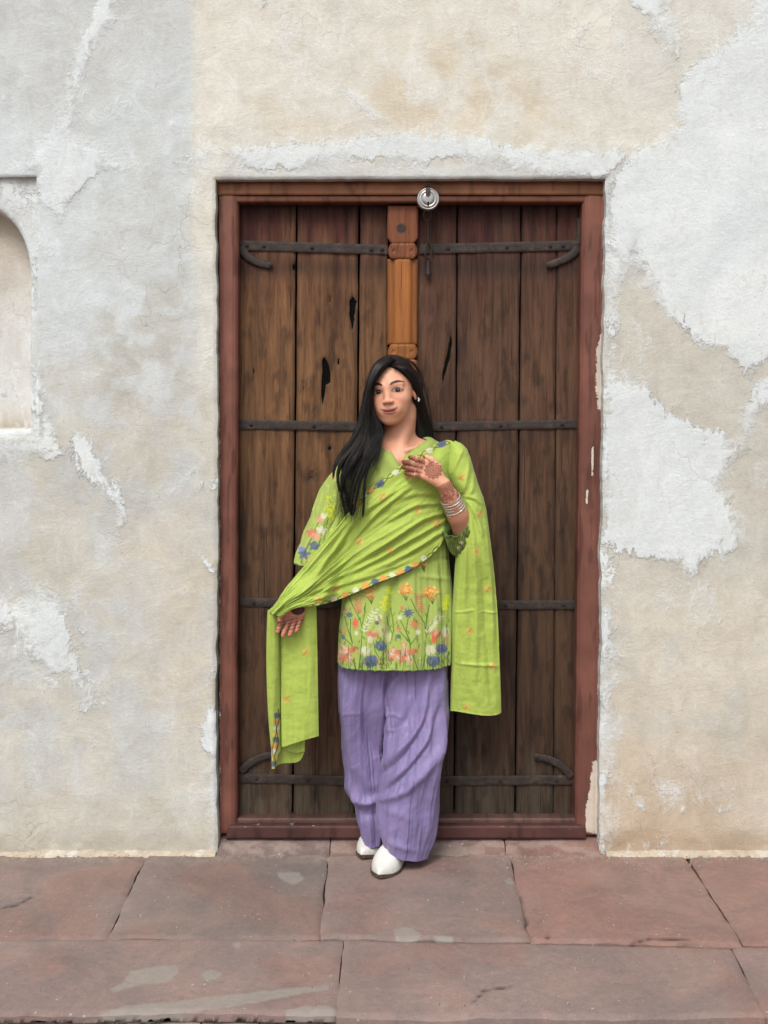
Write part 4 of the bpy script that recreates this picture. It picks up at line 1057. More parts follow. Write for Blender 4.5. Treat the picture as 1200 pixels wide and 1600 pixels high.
# skin colours
SK = lin(212, 158, 128)
def body_paint(co):
    px, py = proj(co); n = len(co)
    c = np.ones((n, 3)) * SK * (0.95 + .10 * fbm(px / 9, py / 9, 40, 3)[:, None])
    def mixc(m, colr, a=1.0):
        nonlocal c
        m = (np.clip(m, 0, 1) * a)[:, None]; c = c * (1 - m) + np.asarray(colr) * m
    x, y, z = w2h(co); ax = np.abs(x); hd = (np.abs(x) < .09) & (z > -.115) & (z < .13) & (y > -.05)
    fr = hd & (y > .03)
    H = hd.astype(float); Fm = fr.astype(float)
    neck = ((py > 655) & (py < 700) & (px > 585) & (px < 672)).astype(float)
    mixc(neck * .3, lin(196, 140, 110))  # neck shading below the chin put into the skin colour
    g = lambda cx, cz, rx, rz, s=1.0: np.exp(-(((ax - cx) / rx) ** 2 + ((z - cz) / rz) ** 2) * s)
    mixc(Fm * g(.036, -.032, .018, .014), lin(214, 142, 122), .45)              # cheeks
    mixc(Fm * g(.0, .050, .035, .022), lin(212, 160, 134), .5)
    mixc(Fm * g(.0, -.030, .008, .012), lin(214, 156, 132), .5)
    mixc(Fm * g(.031, -.012, .015, .0055), lin(178, 122, 100), .45)              # under the eyes
    mixc(Fm * g(.031, .0085, .016, .0055), lin(184, 126, 102), .5)               # lids
    mixc(Fm * g(.016, -.002, .006, .008), lin(180, 124, 102), .4)
    mixc(Fm * np.exp(-((ax - .0085) / .0050) ** 2 - ((z + .0395) / .0020) ** 2), lin(110, 62, 50), .8)
    mixc(Fm * np.exp(-((ax - (.018 + .55 * np.clip(-.034 - z, 0, .04))) / .0035) ** 2) * sm(-.032, -.040, z) * sm(-.060, -.048, z), lin(168, 108, 88), .30)  # smile folds: crease shade painted into the skin
    # brows
    zb = .0205 + .0065 * np.sin(np.clip((ax - .012) / .040, 0, 1) * np.pi * .85)
    th = .0042 * sm(.009, .018, ax) * sm(.058, .030, ax) + .0008
    mixc(Fm * sm(1.25, .55, np.abs(z - zb) / th) * sm(.009, .013, ax) * sm(.056, .052, ax), lin(32, 22, 20), .95)
    # eyes
    ex = (ax - .0318) / .0162; lid_u = -.0006 + .0080 * np.clip(1 - ex ** 2, 0, 1) ** .8 - .0006 * ex; lid_l = -.0012 - .0048 * np.clip(1 - ex ** 2, 0, 1)
    inside = np.clip(np.minimum(lid_u - z, z - lid_l) / .0009 + .5, 0, 1) * (np.abs(ex) < 1)
    mixc(Fm * inside, lin(172, 152, 144))
    ir = np.hypot(x - np.sign(x) * .0315 - .0022, z + .0002)
    mixc(Fm * inside * sm(.0088, .0076, ir), lin(46, 26, 20)); mixc(Fm * inside * sm(.0028, .0018, ir), (0.004, .003, .003))
    mixc(Fm * inside * sm(.0009, .0005, np.hypot(x - np.sign(x) * .0315 - .0034, z - .0016)), (0.8, .8, .8))  # catchlight painted into the eye colour
    line = np.exp(-((z - lid_u - .0004) / .0018) ** 2) * (np.abs(ex) < 1.12); mixc(Fm * line, lin(26, 16, 16), .95)
    line = np.exp(-((z - lid_l + .0004) / .0009) ** 2) * (np.abs(ex) < 1.02); mixc(Fm * line, lin(66, 38, 34), .8)
    fl = np.exp(-((z - lid_u - .0042) / .0012) ** 2) * (np.abs(ex) < .9); mixc(Fm * fl, lin(150, 98, 80), .4)
    # lips
    zz = z - .0012 - .0056 * (np.minimum(ax, .03) / .026) ** 2
    up = sm(1.2, .8, np.hypot(x / .0270, (zz + .0612) / .0046)); lo = sm(1.2, .8, np.hypot(x / .0235, (zz + .0700) / .0062))
    mixc(Fm * np.maximum(up, lo), lin(160, 84, 78), .88)
    mixc(Fm * sm(1.1, .8, np.hypot(x / .0215, (zz + .0650) / .0030)), lin(74, 34, 30), .9)
    mixc(Fm * sm(1.1, .8, np.hypot(x / .0180, (zz + .0647) / .0018)), lin(214, 192, 180), .75)
    mixc(Fm * np.exp(-((zz + .0630) / .0011) ** 2) * sm(.0285, .025, ax), lin(66, 32, 28), .85)
    mixc(Fm * np.exp(-((zz + .0670) / .0007) ** 2) * sm(.023, .016, ax), lin(88, 44, 40), .6)
    mixc(Fm * np.exp(-((ax - .0255) / .0028) ** 2 - ((zz + .0640) / .0014) ** 2), lin(84, 44, 38), .6)  # mouth corners: crease shade painted dark, not carved
    # henna: left hand
    L = ((px > 622) & (px < 735) & (py > 700) & (py < 800) & (co[:, 1] < -.10)).astype(float)
    hen = lin(112, 46, 34)
    d = np.hypot((px - 677), (py - 735) * 1.05)
    ang = np.arctan2(py - 735, px - 677)
    pet = d / (1 + .09 * np.cos(ang * 12))
    md = sm(14.2, 13.2, pet) * .55 + .45 * (np.exp(-((pet - 12.6) / .8) ** 2) + np.exp(-((pet - 8.2) / .8) ** 2) + np.exp(-((d - 4.4) / .7) ** 2) + sm(2.2, 1.4, d)) + .25 * (pet < 12.5) * (np.sin(ang * 16) > .2) * (pet > 8.5)
    mixc(L * np.clip(md, 0, 1) * .85, hen)
    dk = np.hypot(px - 693, py - 757)
    fing = sm(23, 26, np.hypot(px - 682, py - 745) + 0 * px) * (px < 664)
    fp = .42 + .10 * np.sin(px * 1.5 + py * .4) + .75 * (vn(px / 1.5, py / 1.5, 3) - .35)
    mixc(L * fing * np.clip(fp, 0, 1), hen); mixc(L * sm(648, 638, px), lin(96, 36, 26), .75)
    ax_ = (px - 694) * .45 + (py - 757) * .89; ac_ = (px - 694) * .89 - (py - 757) * .45
    lat = ((np.abs(((ax_ + ac_) / 4.2) % 1 - .5) < .16) | (np.abs(((ax_ - ac_) / 4.2) % 1 - .5) < .16)).astype(float)
    wr = sm(-3, 0, ax_) * sm(30, 27, ax_)
    mixc(L * wr * (.30 + .5 * lat * sm(13, 11, ax_) + .45 * sm(11, 14, ax_) * (vn(px / 2.2, py / 2.2, 5) > .42)), hen)
    mixc(((px > 685) & (px < 745) & (py > 790) & (py < 870) & (co[:, 1] < -.05)) * 1.0, lin(150, 96, 74), .55)
    # henna: right palm
    R = ((px > 420) & (px < 500) & (py > 925) & (py < 1000) & (co[:, 1] < -.09)).astype(float)
    mixc(R, lin(186, 128, 106), .6)
    d = np.hypot((px - 465) / 11.5, (py - 952) / 9.5); mixc(R * sm(1.05, .9, d), lin(66, 22, 18), .95)
    bands = (np.sin((py + .25 * px) * 1.25) > .1) * (py > 966) * (vn(px / 1.5, py / 1.8, 7) > .35); mixc(R * bands, lin(104, 42, 34), .75); mixc(R * (py > 962) * .35, lin(120, 56, 46))
    nail = R * (py > 985); mixc(nail, lin(190, 120, 104), .4)
    return c
bcol = body_paint(bco)
m = M('skin', 0.50, 0.35)
m.b.inputs['Subsurface Weight'].default_value = 0.30; m.b.inputs['Subsurface Radius'].default_value = (.012, .005, .003); m.b.inputs['Subsurface Scale'].default_value = 0.6
SKIN = m.out(m.attr('Col'), m.bump(m.noise(420, 4, .6), .0006, .35), .50)
body = mesh_np('body', bco, bfa, SKIN, person, {'Col': ('c', bcol)})

# ------------------------------------------------------------------ cloth materials
def cloth_mat(name, rough, sheen, weave=1.0, satin=False):
    m = M(name, rough, 0.25)
    b = m.attr('Col'); o = m.coord()
    w = m.noise(420, 3, .6, m.coord((1, 1, .25))); w2 = m.noise(420, 3, .6, m.coord((.3, .3, 1.3))); n1 = m.noise(35, 4, .6, o)
    c = m.mix(m.ramp(w, [(.38, 0), (.62, 1.)]), m.mix(1.0, b, (.965, .965, .965), 'MULTIPLY'), m.mix(1.0, b, (1.035, 1.035, 1.04), 'MULTIPLY'))
    c = m.mix(m.ramp(n1, [(.35, .30), (.55, 0)]), c, m.mix(1.0, c, (.82, .84, .82), 'MULTIPLY'))
    h = m.math('ADD', w, w2)
    wr = m.noise(30, 7, .72, m.coord((1, 1, .8)), 1.6)
    nrm = m.bump(h, .0005 * weave, .35, m.bump(wr, .006, .42 if not satin else .45))
    m.b.inputs['Sheen Weight'].default_value = sheen; m.b.inputs['Sheen Roughness'].default_value = .4
    return m.out(c, nrm, rough)
COTTON = cloth_mat('lime_cotton', .85, .12); SATIN = cloth_mat('lavender_satin_cotton', .33, .12, .4, True)

# ------------------------------------------------------------------ paint helpers (embroidery)
class Paint:
    def __init__(s, px, py, col): s.x = px; s.y = py; s.c = col; s.ok = np.ones(px.shape, bool)
    def _sel(s, x0, x1, y0, y1): return np.nonzero((s.x > x0) & (s.x < x1) & (s.y > y0) & (s.y < y1) & s.ok)
    def blob(s, cx, cy, rx, ry, colr, a=.96, soft=.32, rot=0, lobes=0, la=.2):
        R = max(rx, ry) * 1.5; i = s._sel(cx - R, cx + R, cy - R, cy + R)
        if not len(i[0]): return
        dx = s.x[i] - cx; dy = s.y[i] - cy; c, q = math.cos(rot), math.sin(rot)
        rx = rx * 1.22; ry = ry * 1.22; u = (dx * c + dy * q) / rx; v = (-dx * q + dy * c) / ry; d = np.hypot(u, v)
        if lobes: d = d / (1 - la + la * np.cos(np.arctan2(v, u) * lobes + 1))
        m = (sm(1 + soft, 1 - soft, d + .5 * (vn(s.x[i] / 1.3, s.y[i] / 1.3, 9) - .5)) * a * (.74 + .5 * vn(s.x[i] / .8, s.y[i] / .8, 5)))[:, None]; m = np.clip(m, 0, 1)
        s.c[i] = s.c[i] * (1 - m) + colr * m
    def line(s, pts, w, colr, a=.9):
        P = np.array(pts); i = s._sel(P[:, 0].min() - 3 * w, P[:, 0].max() + 3 * w, P[:, 1].min() - 3 * w, P[:, 1].max() + 3 * w)
        if not len(i[0]): return
        d = seg_dist(s.x[i], s.y[i], pts)[0]; m = (sm(w * 1.3, w * .5, d) * a)[:, None]; s.c[i] = s.c[i] * (1 - m) + colr * m
ORG = lin(204, 138, 78); YEL = lin(212, 182, 98); COR = lin(184, 112, 86); PNK = lin(198, 146, 120); BLU = lin(78, 86, 116); WHT = lin(196, 194, 168); TAN = lin(190, 170, 140); DGR = lin(52, 88, 34); NEON = lin(188, 200, 44); OLV = lin(70, 74, 34)
rp = random.Random(11)
def motif(p, x, y, s=1.0):      # little orange sprig of the shawl
    for a, b, r in ((-3.0 + rp.uniform(-1, 1), -2.2, 2.2), (2.4, -3.4 + rp.uniform(-1, 1), 2.4), (3.4, 1.8, 1.8), (-1.2 + rp.uniform(-1, 1), 3.2, 2.3)):
        p.blob(x + a * s, y + b * s, r * s, r * s * .8, ORG if rp.random() < .6 else lin(220, 168, 96), .8, .4)
    p.line([(x - 4 * s, y + 5 * s), (x, y), (x + 4 * s, y - 5 * s)], .5, DGR, .5)
def q3(x, y): return 500 + x * .19167, 860 + y * .19167
def meadow(p):
    L = lambda pts, w=.75: p.line([q3(*k) for k in pts], w, DGR, .88)
    for k in ([(240,385),(280,480),(330,570),(345,650),(335,800),(315,970)], [(372,430),(360,540),(340,620)], [(740,395),(790,500),(850,590),(865,700),(860,850),(835,975)], [(892,440),(870,560),(862,640)],
              [(575,470),(592,560),(600,650),(575,760)], [(545,540),(560,620),(592,680)], [(520,680),(510,965)], [(540,780),(545,965)], [(430,720),(450,820),(495,900),(500,965)], [(950,730),(955,850),(990,965)], [(1018,690),(1010,970)],
              [(200,540),(230,650),(262,750)], [(250,560),(245,660),(265,760)], [(180,700),(262,775)], [(720,550),(700,660),(738,765)], [(650,560),(690,640),(735,740)], [(650,660),(740,762)], [(800,690),(740,765)], [(350,850),(345,965)], [(410,930),(412,985)],
              [(880,850),(875,965)], [(925,930),(925,985)], [(755,850),(795,965)], [(270,880),(288,970)], [(262,775),(250,860)], [(180,880),(190,970)], [(620,900),(625,970)], [(580,900),(570,965)], [(735,765),(740,860)], [(290,960),(275,900)], [(1040,960),(1046,830)]): L(k)
    for cx, cy, rx, ry, n in ((412,352,52,44,34), (695,318,56,52,44), (910,345,66,52,46), (842,112,30,24,16)):
        for k in range(n):
            a = rp.uniform(0, 6.28); r = math.sqrt(rp.random())
            x, y = q3(cx + rx * r * math.cos(a), cy + ry * r * math.sin(a)); p.blob(x, y, 1.7, 1.4, rp.choice([ORG, ORG, YEL, YEL, lin(216, 112, 52)]), .92, .3)
        for k in range(5): x = cx - rx * .6 + rx * 1.2 * k / 4; L([(x, cy + ry * .5), (cx + (8 if cx != 912 else -10), cy + ry + 40)], .5)
    for (x0, y0), (x1, y1) in (((308,400),(312,505)), ((792,355),(828,500))):
        for k in range(8):
            t = k / 7; x, y = q3(x0 + (x1 - x0) * t, y0 + (y1 - y0) * t)
            p.blob(x - 2.6, y, 3.2, .95, COR, .85, .3, .35); p.blob(x + 2.6, y, 3.2, .95, COR, .85, .3, -.35)
    for (x0, y0), (x1, y1), w in (((568,300),(525,500),34), ((1038,360),(1020,480),20)):
        for k in range(60):
            t = rp.random(); x, y = q3(x0 + (x1 - x0) * t + rp.gauss(0, w * (.35 + .3 * t)), y0 + (y1 - y0) * t); p.blob(x, y, 1.5, 1.1, NEON, .8, .35)
    for (x0, y0), (x1, y1) in (((452,480),(360,650)), ((982,535),(880,660))):
        p.line([q3(x0, y0), q3(x1, y1)], .6, WHT, .8)
        for k in range(8):
            t = k / 7; x, y = q3(x0 + (x1 - x0) * t, y0 + (y1 - y0) * t); p.blob(x - 2.8, y - .6, 2.8, .9, WHT, .85, .3, .9); p.blob(x + 2.6, y + .8, 2.8, .9, WHT, .85, .3, -.1)
    B = lambda cx, cy, rx, ry, c, a=.92, l=0: p.blob(*q3(cx, cy), rx * .19167, ry * .19167, c, a, .2, 0, l, .22)
    B(240,525,28,24,BLU,.9,7); B(720,510,38,34,BLU,.95,9); B(478,550,24,24,WHT); B(488,570,12,10,COR); B(465,590,15,15,BLU); B(288,598,22,36,COR); B(288,590,10,18,lin(220,90,60)); B(772,600,38,38,COR,.95,10)
    B(197,655,15,15,ORG); B(645,640,19,18,COR,.9,5); B(298,675,13,14,WHT); B(800,668,17,16,WHT); B(188,705,14,16,BLU); B(635,700,17,15,BLU,.8); B(205,480,12,10,COR); B(668,470,12,14,COR); B(652,548,13,15,WHT)
    for cx in (425, 945):
        for a in (-2.5, -1.9, -1.3, -.5): p.blob(*q3(cx + 26 * math.cos(a), 705 + 26 * math.sin(a)), 5.8, 2.9, COR if a != -1.3 else PNK, .9, .25, a)
        B(cx - 15, 728, 20, 24, WHT if cx < 600 else lin(196, 74, 60), .8)
    B(515,652,36,40,TAN,.55); B(548,702,30,34,lin(206,200,160),.55); B(1020,662,28,34,WHT,.75); B(1035,720,14,40,PNK,.6)
    for cx, cy, r in ((495, 778, 44), (990, 800, 42), (415, 905, 56), (928, 905, 50)):
        for a in (.3, 1.7, 2.9, 4.2, 5.3): B(cx + r * .5 * math.cos(a), cy + r * .42 * math.sin(a), r * .55, r * .46, BLU if a < 4 else lin(92, 100, 134), .92)
        B(cx, cy, r * .12, r * .12, lin(44, 48, 76), .6)
    for cx, cy in ((372, 820), (900, 812)): B(cx, cy, 32, 36, WHT, .92); B(cx, cy + 14, 14, 14, lin(196,196,120), .6)
    for cx, cy, L_, sets in ((705, 838, 92, (-1.85, -.28, 1.15, 2.2, 3.25)), (602, 850, 62, (-1.7, -.6, .6, 2.2, 3.4)), (228, 832, 78, (-2.2, -.5, 1.25, 2.0, 3.3)), (165, 850, 50, (-1.5, 1.2, 2.6))):
        for k, a in enumerate(sets):
            x, y = q3(cx + L_ * .48 * math.cos(a), cy + L_ * .48 * math.sin(a)); p.blob(x, y, L_ * .5 * .19167, 3.6, COR if k % 2 else PNK, .95, .25, a)
            p.blob(x, y, L_ * .4 * .19167, 1.1, WHT if k % 2 == 0 else lin(214, 96, 70), .7, .3, a)

# ------------------------------------------------------------------ lofts
NT = 640
TH = np.linspace(-np.pi / 2, 1.5 * np.pi, NT, endpoint=False)     # starts at the front
def ring_px(l, r, py, cy, hd, n=2.25, dpy=0.0):
    """level ring: silhouette columns l, r at row py, centre depth cy, half depth hd"""
    a = V(l, py, cy); b = V(r, py, cy); cx = (a[0] + b[0]) / 2; hw = (b[0] - a[0]) / 2
    c, s = np.cos(TH), np.sin(TH)
    x = cx + hw * np.sign(c) * np.abs(c) ** (2 / n); y = cy + hd * np.sign(s) * np.abs(s) ** (2 / n)
    z = np.full(NT, V(l, py, cy - hd)[2]) + dpy
    return np.stack([x, y, z], -1)
def loft(rings, nrows):
    K = np.array(rings); n = len(K) - 1
    L = np.concatenate([[0], np.cumsum(np.linalg.norm(np.diff(K[:, 0], axis=0), axis=1) + .01)]); L /= L[-1]
    v = np.interp(np.linspace(0, 1, nrows), L, np.arange(n + 1) / n)
    return interp(v, K.reshape(n + 1, -1)).reshape(nrows, K.shape[1], 3)
def normals(G, wrap=True):
    du = np.gradient(G, axis=0)
    dv = (np.roll(G, -1, 1) - np.roll(G, 1, 1)) if wrap else np.gradient(G, axis=1)
    N = np.cross(du, dv); N /= np.linalg.norm(N, axis=-1, keepdims=True) + 1e-12
    return N
def creases(px, py, lst):
    d = np.zeros(px.shape)
    for pts, amp, w in lst:
        P = np.array(interp(np.linspace(0, 1, 14), pts)); 
        m = (px > P[:, 0].min() - 4 * w) & (px < P[:, 0].max() + 4 * w) & (py > P[:, 1].min() - 4 * w) & (py < P[:, 1].max() + 4 * w)
        if m.any():
            q, t = seg_dist(px[m], py[m], [tuple(k) for k in P]); f = np.sin(np.pi * np.clip(t * .94 + .03, 0, 1)) ** .5
            d[m] += amp * f * np.exp(-(q / w) ** 2)
    return d

GREEN = lin(158, 176, 92); GREEN_D = lin(160, 180, 82)
neck_tab = [(-90, 625, 730, -.108), (-72, 632, 713, -.102), (-52, 643, 704, -.090), (-26, 657, 694, -.060), (0, 666, 688, -.020), (32, 660, 684, .030), (90, 628, 666, .072), (148, 592, 673, .030), (180, 583, 684, -.016), (206, 589, 696, -.052), (230, 601, 702, -.084), (252, 614, 710, -.100), (270, 625, 730, -.108)]
nt = rows(np.degrees(TH), neck_tab)
r0 = V(nt[:, 0], nt[:, 1], nt[:, 2])
s_ = np.maximum(0, -np.sin(TH)); c_ = np.cos(TH); bk = np.maximum(0, np.sin(TH))
r05 = V(622 + 60 * np.sign(c_) * np.abs(c_) ** .9, 692 + 48 * s_ ** 1.1 - 15 * bk, -.118 * s_ ** .75 + .085 * bk)
r1 = V(621 + 78 * np.sign(c_) * np.abs(c_) ** .9, 705 + 47 * s_ ** 1.3 - 3 * bk, -.124 * s_ ** .8 + .092 * bk)
kr = [r0, r0 * .5 + r05 * .5 + np.array([0, -.004, .004]), r05, r1,
      ring_px(545, 702, 775, .0, .126), ring_px(547, 700, 830, .0, .118), ring_px(542, 703, 885, .0, .110), ring_px(535, 708, 940, -.005, .120), ring_px(529, 706, 1000, -.010, .134, 2.6), ring_px(526.5, 704, 1049, -.012, .140, 2.8)]
G = loft(kr, 420)
px, py = proj(G)
lowm = sm(760, 900, py); front = (np.sin(TH) < 0.35)[None, :]
th = np.broadcast_to(TH[None, :], px.shape)
fold = (fbm(th * 3.2 + 40, py / 230, 61, 3) - .5) * .020 * lowm + (fbm(th * 9 + 40, py / 150, 62, 3) - .5) * .010 * lowm
KC = [([(616, 895), (612, 950), (606, 1050)], -.010, 6), ([(604, 900), (598, 980), (594, 1052)], .006, 6), ([(540, 950), (536, 1000), (533, 1050)], -.006, 4), ([(690, 880), (694, 960), (692, 1050)], -.008, 5),
      ([(655, 900), (700, 905)], .004, 4), ([(650, 880), (700, 872)], -.004, 4), ([(648, 860), (652, 960), (655, 1050)], .006, 9), ([(676, 880), (674, 960), (678, 1050)], -.005, 6), ([(560, 930), (566, 1000), (568, 1050)], .006, 8),
      ([(575, 705), (568, 745), (560, 780)], .004, 6), ([(600, 712), (604, 740), (590, 765)], -.003, 5), ([(585, 720), (610, 760)], .003, 5), ([(650, 930), (690, 925)], .003, 4)]
fold += np.where(front, creases(px, py, KC), 0)
N_ = normals(G); sgn = 1.0 if (N_[210, 0, 1] < 0) else -1.0
G = G + N_ * sgn * fold[..., None]
nr = G.shape[0]; rowi = np.arange(nr)[:, None]
G[..., 2] += np.where(rowi > nr - 6, .0045 * (1 - np.abs(np.sin(TH * 22)))[None, :] * (rowi - nr + 6) / 5, 0)      # scalloped hem
px, py = proj(G)
col = np.ones(G.shape) * lin(152, 169, 86) * (.94 + .12 * fbm(px / 30, py / 30, 70, 3)[..., None])
pt = Paint(px, py, col); pt.ok = np.broadcast_to(front, px.shape) & (np.sin(th) < -.05)
meadow(pt)
for k in range(30):
    x = 529 + 173 * (k + rp.random()) / 30; y = rp.uniform(1000, 1035); pt.line([(x + rp.uniform(-3, 3), y), (x, 1050)], .55, DGR, .8)
for k in range(150):
    x = rp.uniform(529, 702); y = rp.uniform(950, 1046); pt.blob(x, y, rp.uniform(.8, 1.2), rp.uniform(2.2, 3.6), rp.choice([DGR, DGR, lin(120, 150, 70), lin(96, 126, 52)]), .6, .3, rp.uniform(-.7, .7))
for k in range(40):    # more of the same meadow round the sides, dense low blossoms
    x = rp.uniform(528, 702); y = rp.uniform(1020, 1044); pt.blob(x, y, rp.uniform(1, 2), rp.uniform(1, 2), rp.choice([DGR, WHT, COR, BLU, DGR]), .55, .3)
for r_ in np.linspace(0, 1, 28): 
    x = 528 + 175 * r_; pt.line([(x, 1051), (x + 3, 1048), (x + 6, 1051)], .8, DGR, .8)
hem = sm(nr - 6, nr - 3, np.broadcast_to(rowi, px.shape))[..., None] * .8; col[:] = col * (1 - hem) + DGR * hem
nk = sm(5, 0, np.broadcast_to(rowi, px.shape))[..., None] * .45; col[:] = col * (1 - nk) + lin(120, 138, 52) * nk
KZ = Acc(); KZ.grid(G, wrap=True, flip=(sgn < 0), Col=col)
drape_src = [G.reshape(-1, 3)]
# inside of the hem
def sleeve(pts, rad, nrows, seed, flowers=None, colr=None, extra=None):
    t = np.linspace(0, 1, nrows); p = interp(t, pts); P = V(p[:, 0], p[:, 1], p[:, 2]); r = interp(t, rad)
    T = tube(P, r, 120, 1.0, cap=False)
    a = np.linspace(0, 2 * np.pi, 120, endpoint=False)
    C = P[:, None]; D = T - C; Ln = np.linalg.norm(D, axis=-1, keepdims=True)
    f = (fbm(a[None, :] * 2.2 + 30, t[:, None] * 4, seed, 3) - .5) * .022 + (fbm(a[None, :] * 5 + 30, t[:, None] * 9, seed + 1, 3) - .5) * .010
    T = C + D * (1 + (f * (.3 + t[:, None]))[..., None] / Ln)
    T[-3:] += (np.abs(np.sin(a * 7)) * .004)[None, :, None] * (P[-1] - P[-3]) / (np.linalg.norm(P[-1] - P[-3]) + 1e-9) * np.array([.3, .6, 1])[:, None, None]
    lip = C[-1:] + (T[-1:] - C[-1:]) * .82 - (P[-1] - P[-4])[None, None] * .5
    T = np.concatenate([T, lip, C[-1:] + (T[-1:] - C[-1:]) * .75 - (P[-1] - P[-12])[None, None]])
    px, py = proj(T); col = np.ones(T.shape) * (lin(152, 169, 86) if colr is None else colr) * (.94 + .12 * fbm(px / 30, py / 30, seed, 3)[..., None])
    pt = Paint(px, py, col)
    if flowers: flowers(pt)
    col[-4:-1] = col[-4:-1] * .3 + DGR * .7; col[-1] *= .6
    KZ.grid(T, wrap=True, Col=col); return T
def sl_flowers(p):
    p.line([(470, 880), (482, 850), (498, 815)], .8, DGR); p.line([(495, 885), (496, 860), (506, 820)], .8, DGR); p.line([(480, 880), (476, 862)], .8, DGR); p.line([(505, 850), (512, 815), (516, 790)], .7, DGR)
    for x, y, r, c in ((475, 866, 8, BLU), (491, 853, 8, BLU), (502, 828, 7, WHT), (500, 811, 5, PNK), (486, 833, 8, COR), (494, 838, 6, PNK), (484, 876, 4, PNK), (471, 858, 4, lin(120, 126, 180)), (506, 806, 4, WHT), (499, 868, 5, COR)): p.blob(x, y, r, r * .85, c, .92, .22, 0, 5 if r > 6 else 0, .18)
    for k in range(50): p.blob(516 + rp.gauss(0, 4), 795 + rp.gauss(0, 11), 1.5, 1.1, NEON, .85)
    p.blob(521, 745, 3, 3, COR, .5)
T = sleeve([(560, 726, .006), (526, 772, -.012), (505, 828, -.035), (484, 888, -.055)], [.046, .054, .052, .052], 150, 71, sl_flowers)
drape_src.append(T.reshape(-1, 3))
def sl_stripes(p):
    for k in range(14): p.line([(690 + k * 5, 880), (702 + k * 3, 850), (700 + k * 5, 812)], .9, OLV, .8)
    for k in range(10): p.blob(rp.uniform(696, 722), rp.uniform(822, 872), 3, 2, rp.choice([OLV, DGR, WHT]), .6, .3)
sleeve([(704, 730, .0), (724, 786, .0), (732, 842, -.028), (722, 848, -.075), (713, 826, -.102)], [.052, .050, .054, .046, .042], 150, 75, sl_stripes, lin(110, 128, 60))
kam = KZ.build('tunic', COTTON, person)
kam['label'] = 'lime green tunic with embroidered meadow flowers along the hem'

# ------------------------------------------------------------------ depth under the shawl
CELL = 3.0
arm_pts = []
for (a, b, ra, rb) in (((503, 850, -.040), (490, 905, -.080), .036, .032), ((490, 905, -.080), (468, 942, -.128), .032, .026), ((468, 942, -.128), (462, 952, -.136), .026, .022)):
    for t in np.linspace(0, 1, 30):
        c = V(*a) * (1 - t) + V(*b) * t; r = ra + (rb - ra) * t
        u, v = np.meshgrid(np.linspace(0, 2 * np.pi, 40), np.linspace(-1.5, 1.5, 12)); arm_pts.append(np.stack([c[0] + r * np.cos(u) * np.cos(v), c[1] + r * np.sin(u) * np.cos(v), c[2] + r * np.sin(v)], -1).reshape(-1, 3))
src = np.concatenate(drape_src + arm_pts)
sx, sy = proj(src); gw, gh = 150, 130
ci = ((sx - 400) / CELL).astype(int); cj = ((sy - 640) / CELL).astype(int); ok = (ci >= 0) & (ci < gw) & (cj >= 0) & (cj < gh)
buf = np.full((gw, gh), 9.0); np.minimum.at(buf, (ci[ok], cj[ok]), src[ok, 1])
known = buf < 5
val = np.where(known, buf, 0); w = known.astype(float)
def blur(a, n):
    for _ in range(n):
        p = np.pad(a, 1, mode='edge'); a = (p[:-2, 1:-1] + p[2:, 1:-1] + p[1:-1, :-2] + p[1:-1, 2:] + 2 * p[1:-1, 1:-1]) / 6
    return a
filled = val.copy(); fw_ = w.copy()
for n in (2, 6, 16, 40, 90):
    bv = blur(val * 1.0, n); bw = blur(w, n); m = (fw_ < .5) & (bw > .02); filled[m] = (bv / np.maximum(bw, 1e-6))[m]; fw_[m] = 1
filled[fw_ < .5] = -.08
sh = blur(filled, 3)
for _ in range(5): sh = np.minimum(blur(sh, 8), filled + .0)    # spans hollows, never cuts into the body
sh = blur(sh, 4)
def depth_at(px, py):
    u = np.clip((px - 400) / CELL - .5, 0, gw - 1.01); v = np.clip((py - 640) / CELL - .5, 0, gh - 1.01)
    i = u.astype(int); j = v.astype(int); f = u - i; g = v - j
    return (sh[i, j] * (1 - f) + sh[i + 1, j] * f) * (1 - g) + (sh[i, j + 1] * (1 - f) + sh[i + 1, j + 1] * f) * g

# ------------------------------------------------------------------ shawl
SH = Acc()
def sheet_grid(P, col, th=.0016):
    """two-sided cloth with a little thickness"""
    N = normals(P, False); SH.grid(P, Col=col)
    B = P + N * th * (1 if N[P.shape[0] // 2, P.shape[1] // 2, 1] > 0 else -1)
    SH.grid(B, flip=True, Col=col * .95)
def ridged(x): return 1 - np.abs(2 * x - 1)
# band across the chest
Trail = [(714, 694), (703, 688), (690, 690), (668, 701), (645, 715), (618, 733), (592, 752), (568, 772), (545, 800), (506, 845), (468, 893), (444, 922), (431, 943), (419, 957)]
Brail = [(697, 830), (695, 840), (687, 856), (672, 872), (655, 884), (638, 894), (615, 903), (590, 912), (560, 925), (530, 937), (505, 944), (488, 947), (470, 948), (453, 953), (441, 962)]
ns_, nt_ = 520, 300
s = np.linspace(0, 1, ns_); t = np.linspace(0, 1, nt_)
TR = interp(s, Trail); BR = interp(s, Brail)
S2, T2 = np.meshgrid(s, t, indexing='ij')
px = TR[:, None, 0] * (1 - T2) + BR[:, None, 0] * T2; py = TR[:, None, 1] * (1 - T2) + BR[:, None, 1] * T2
px += (vn(T2 * 0 + S2 * 60, T2, 4) - .5) * .8
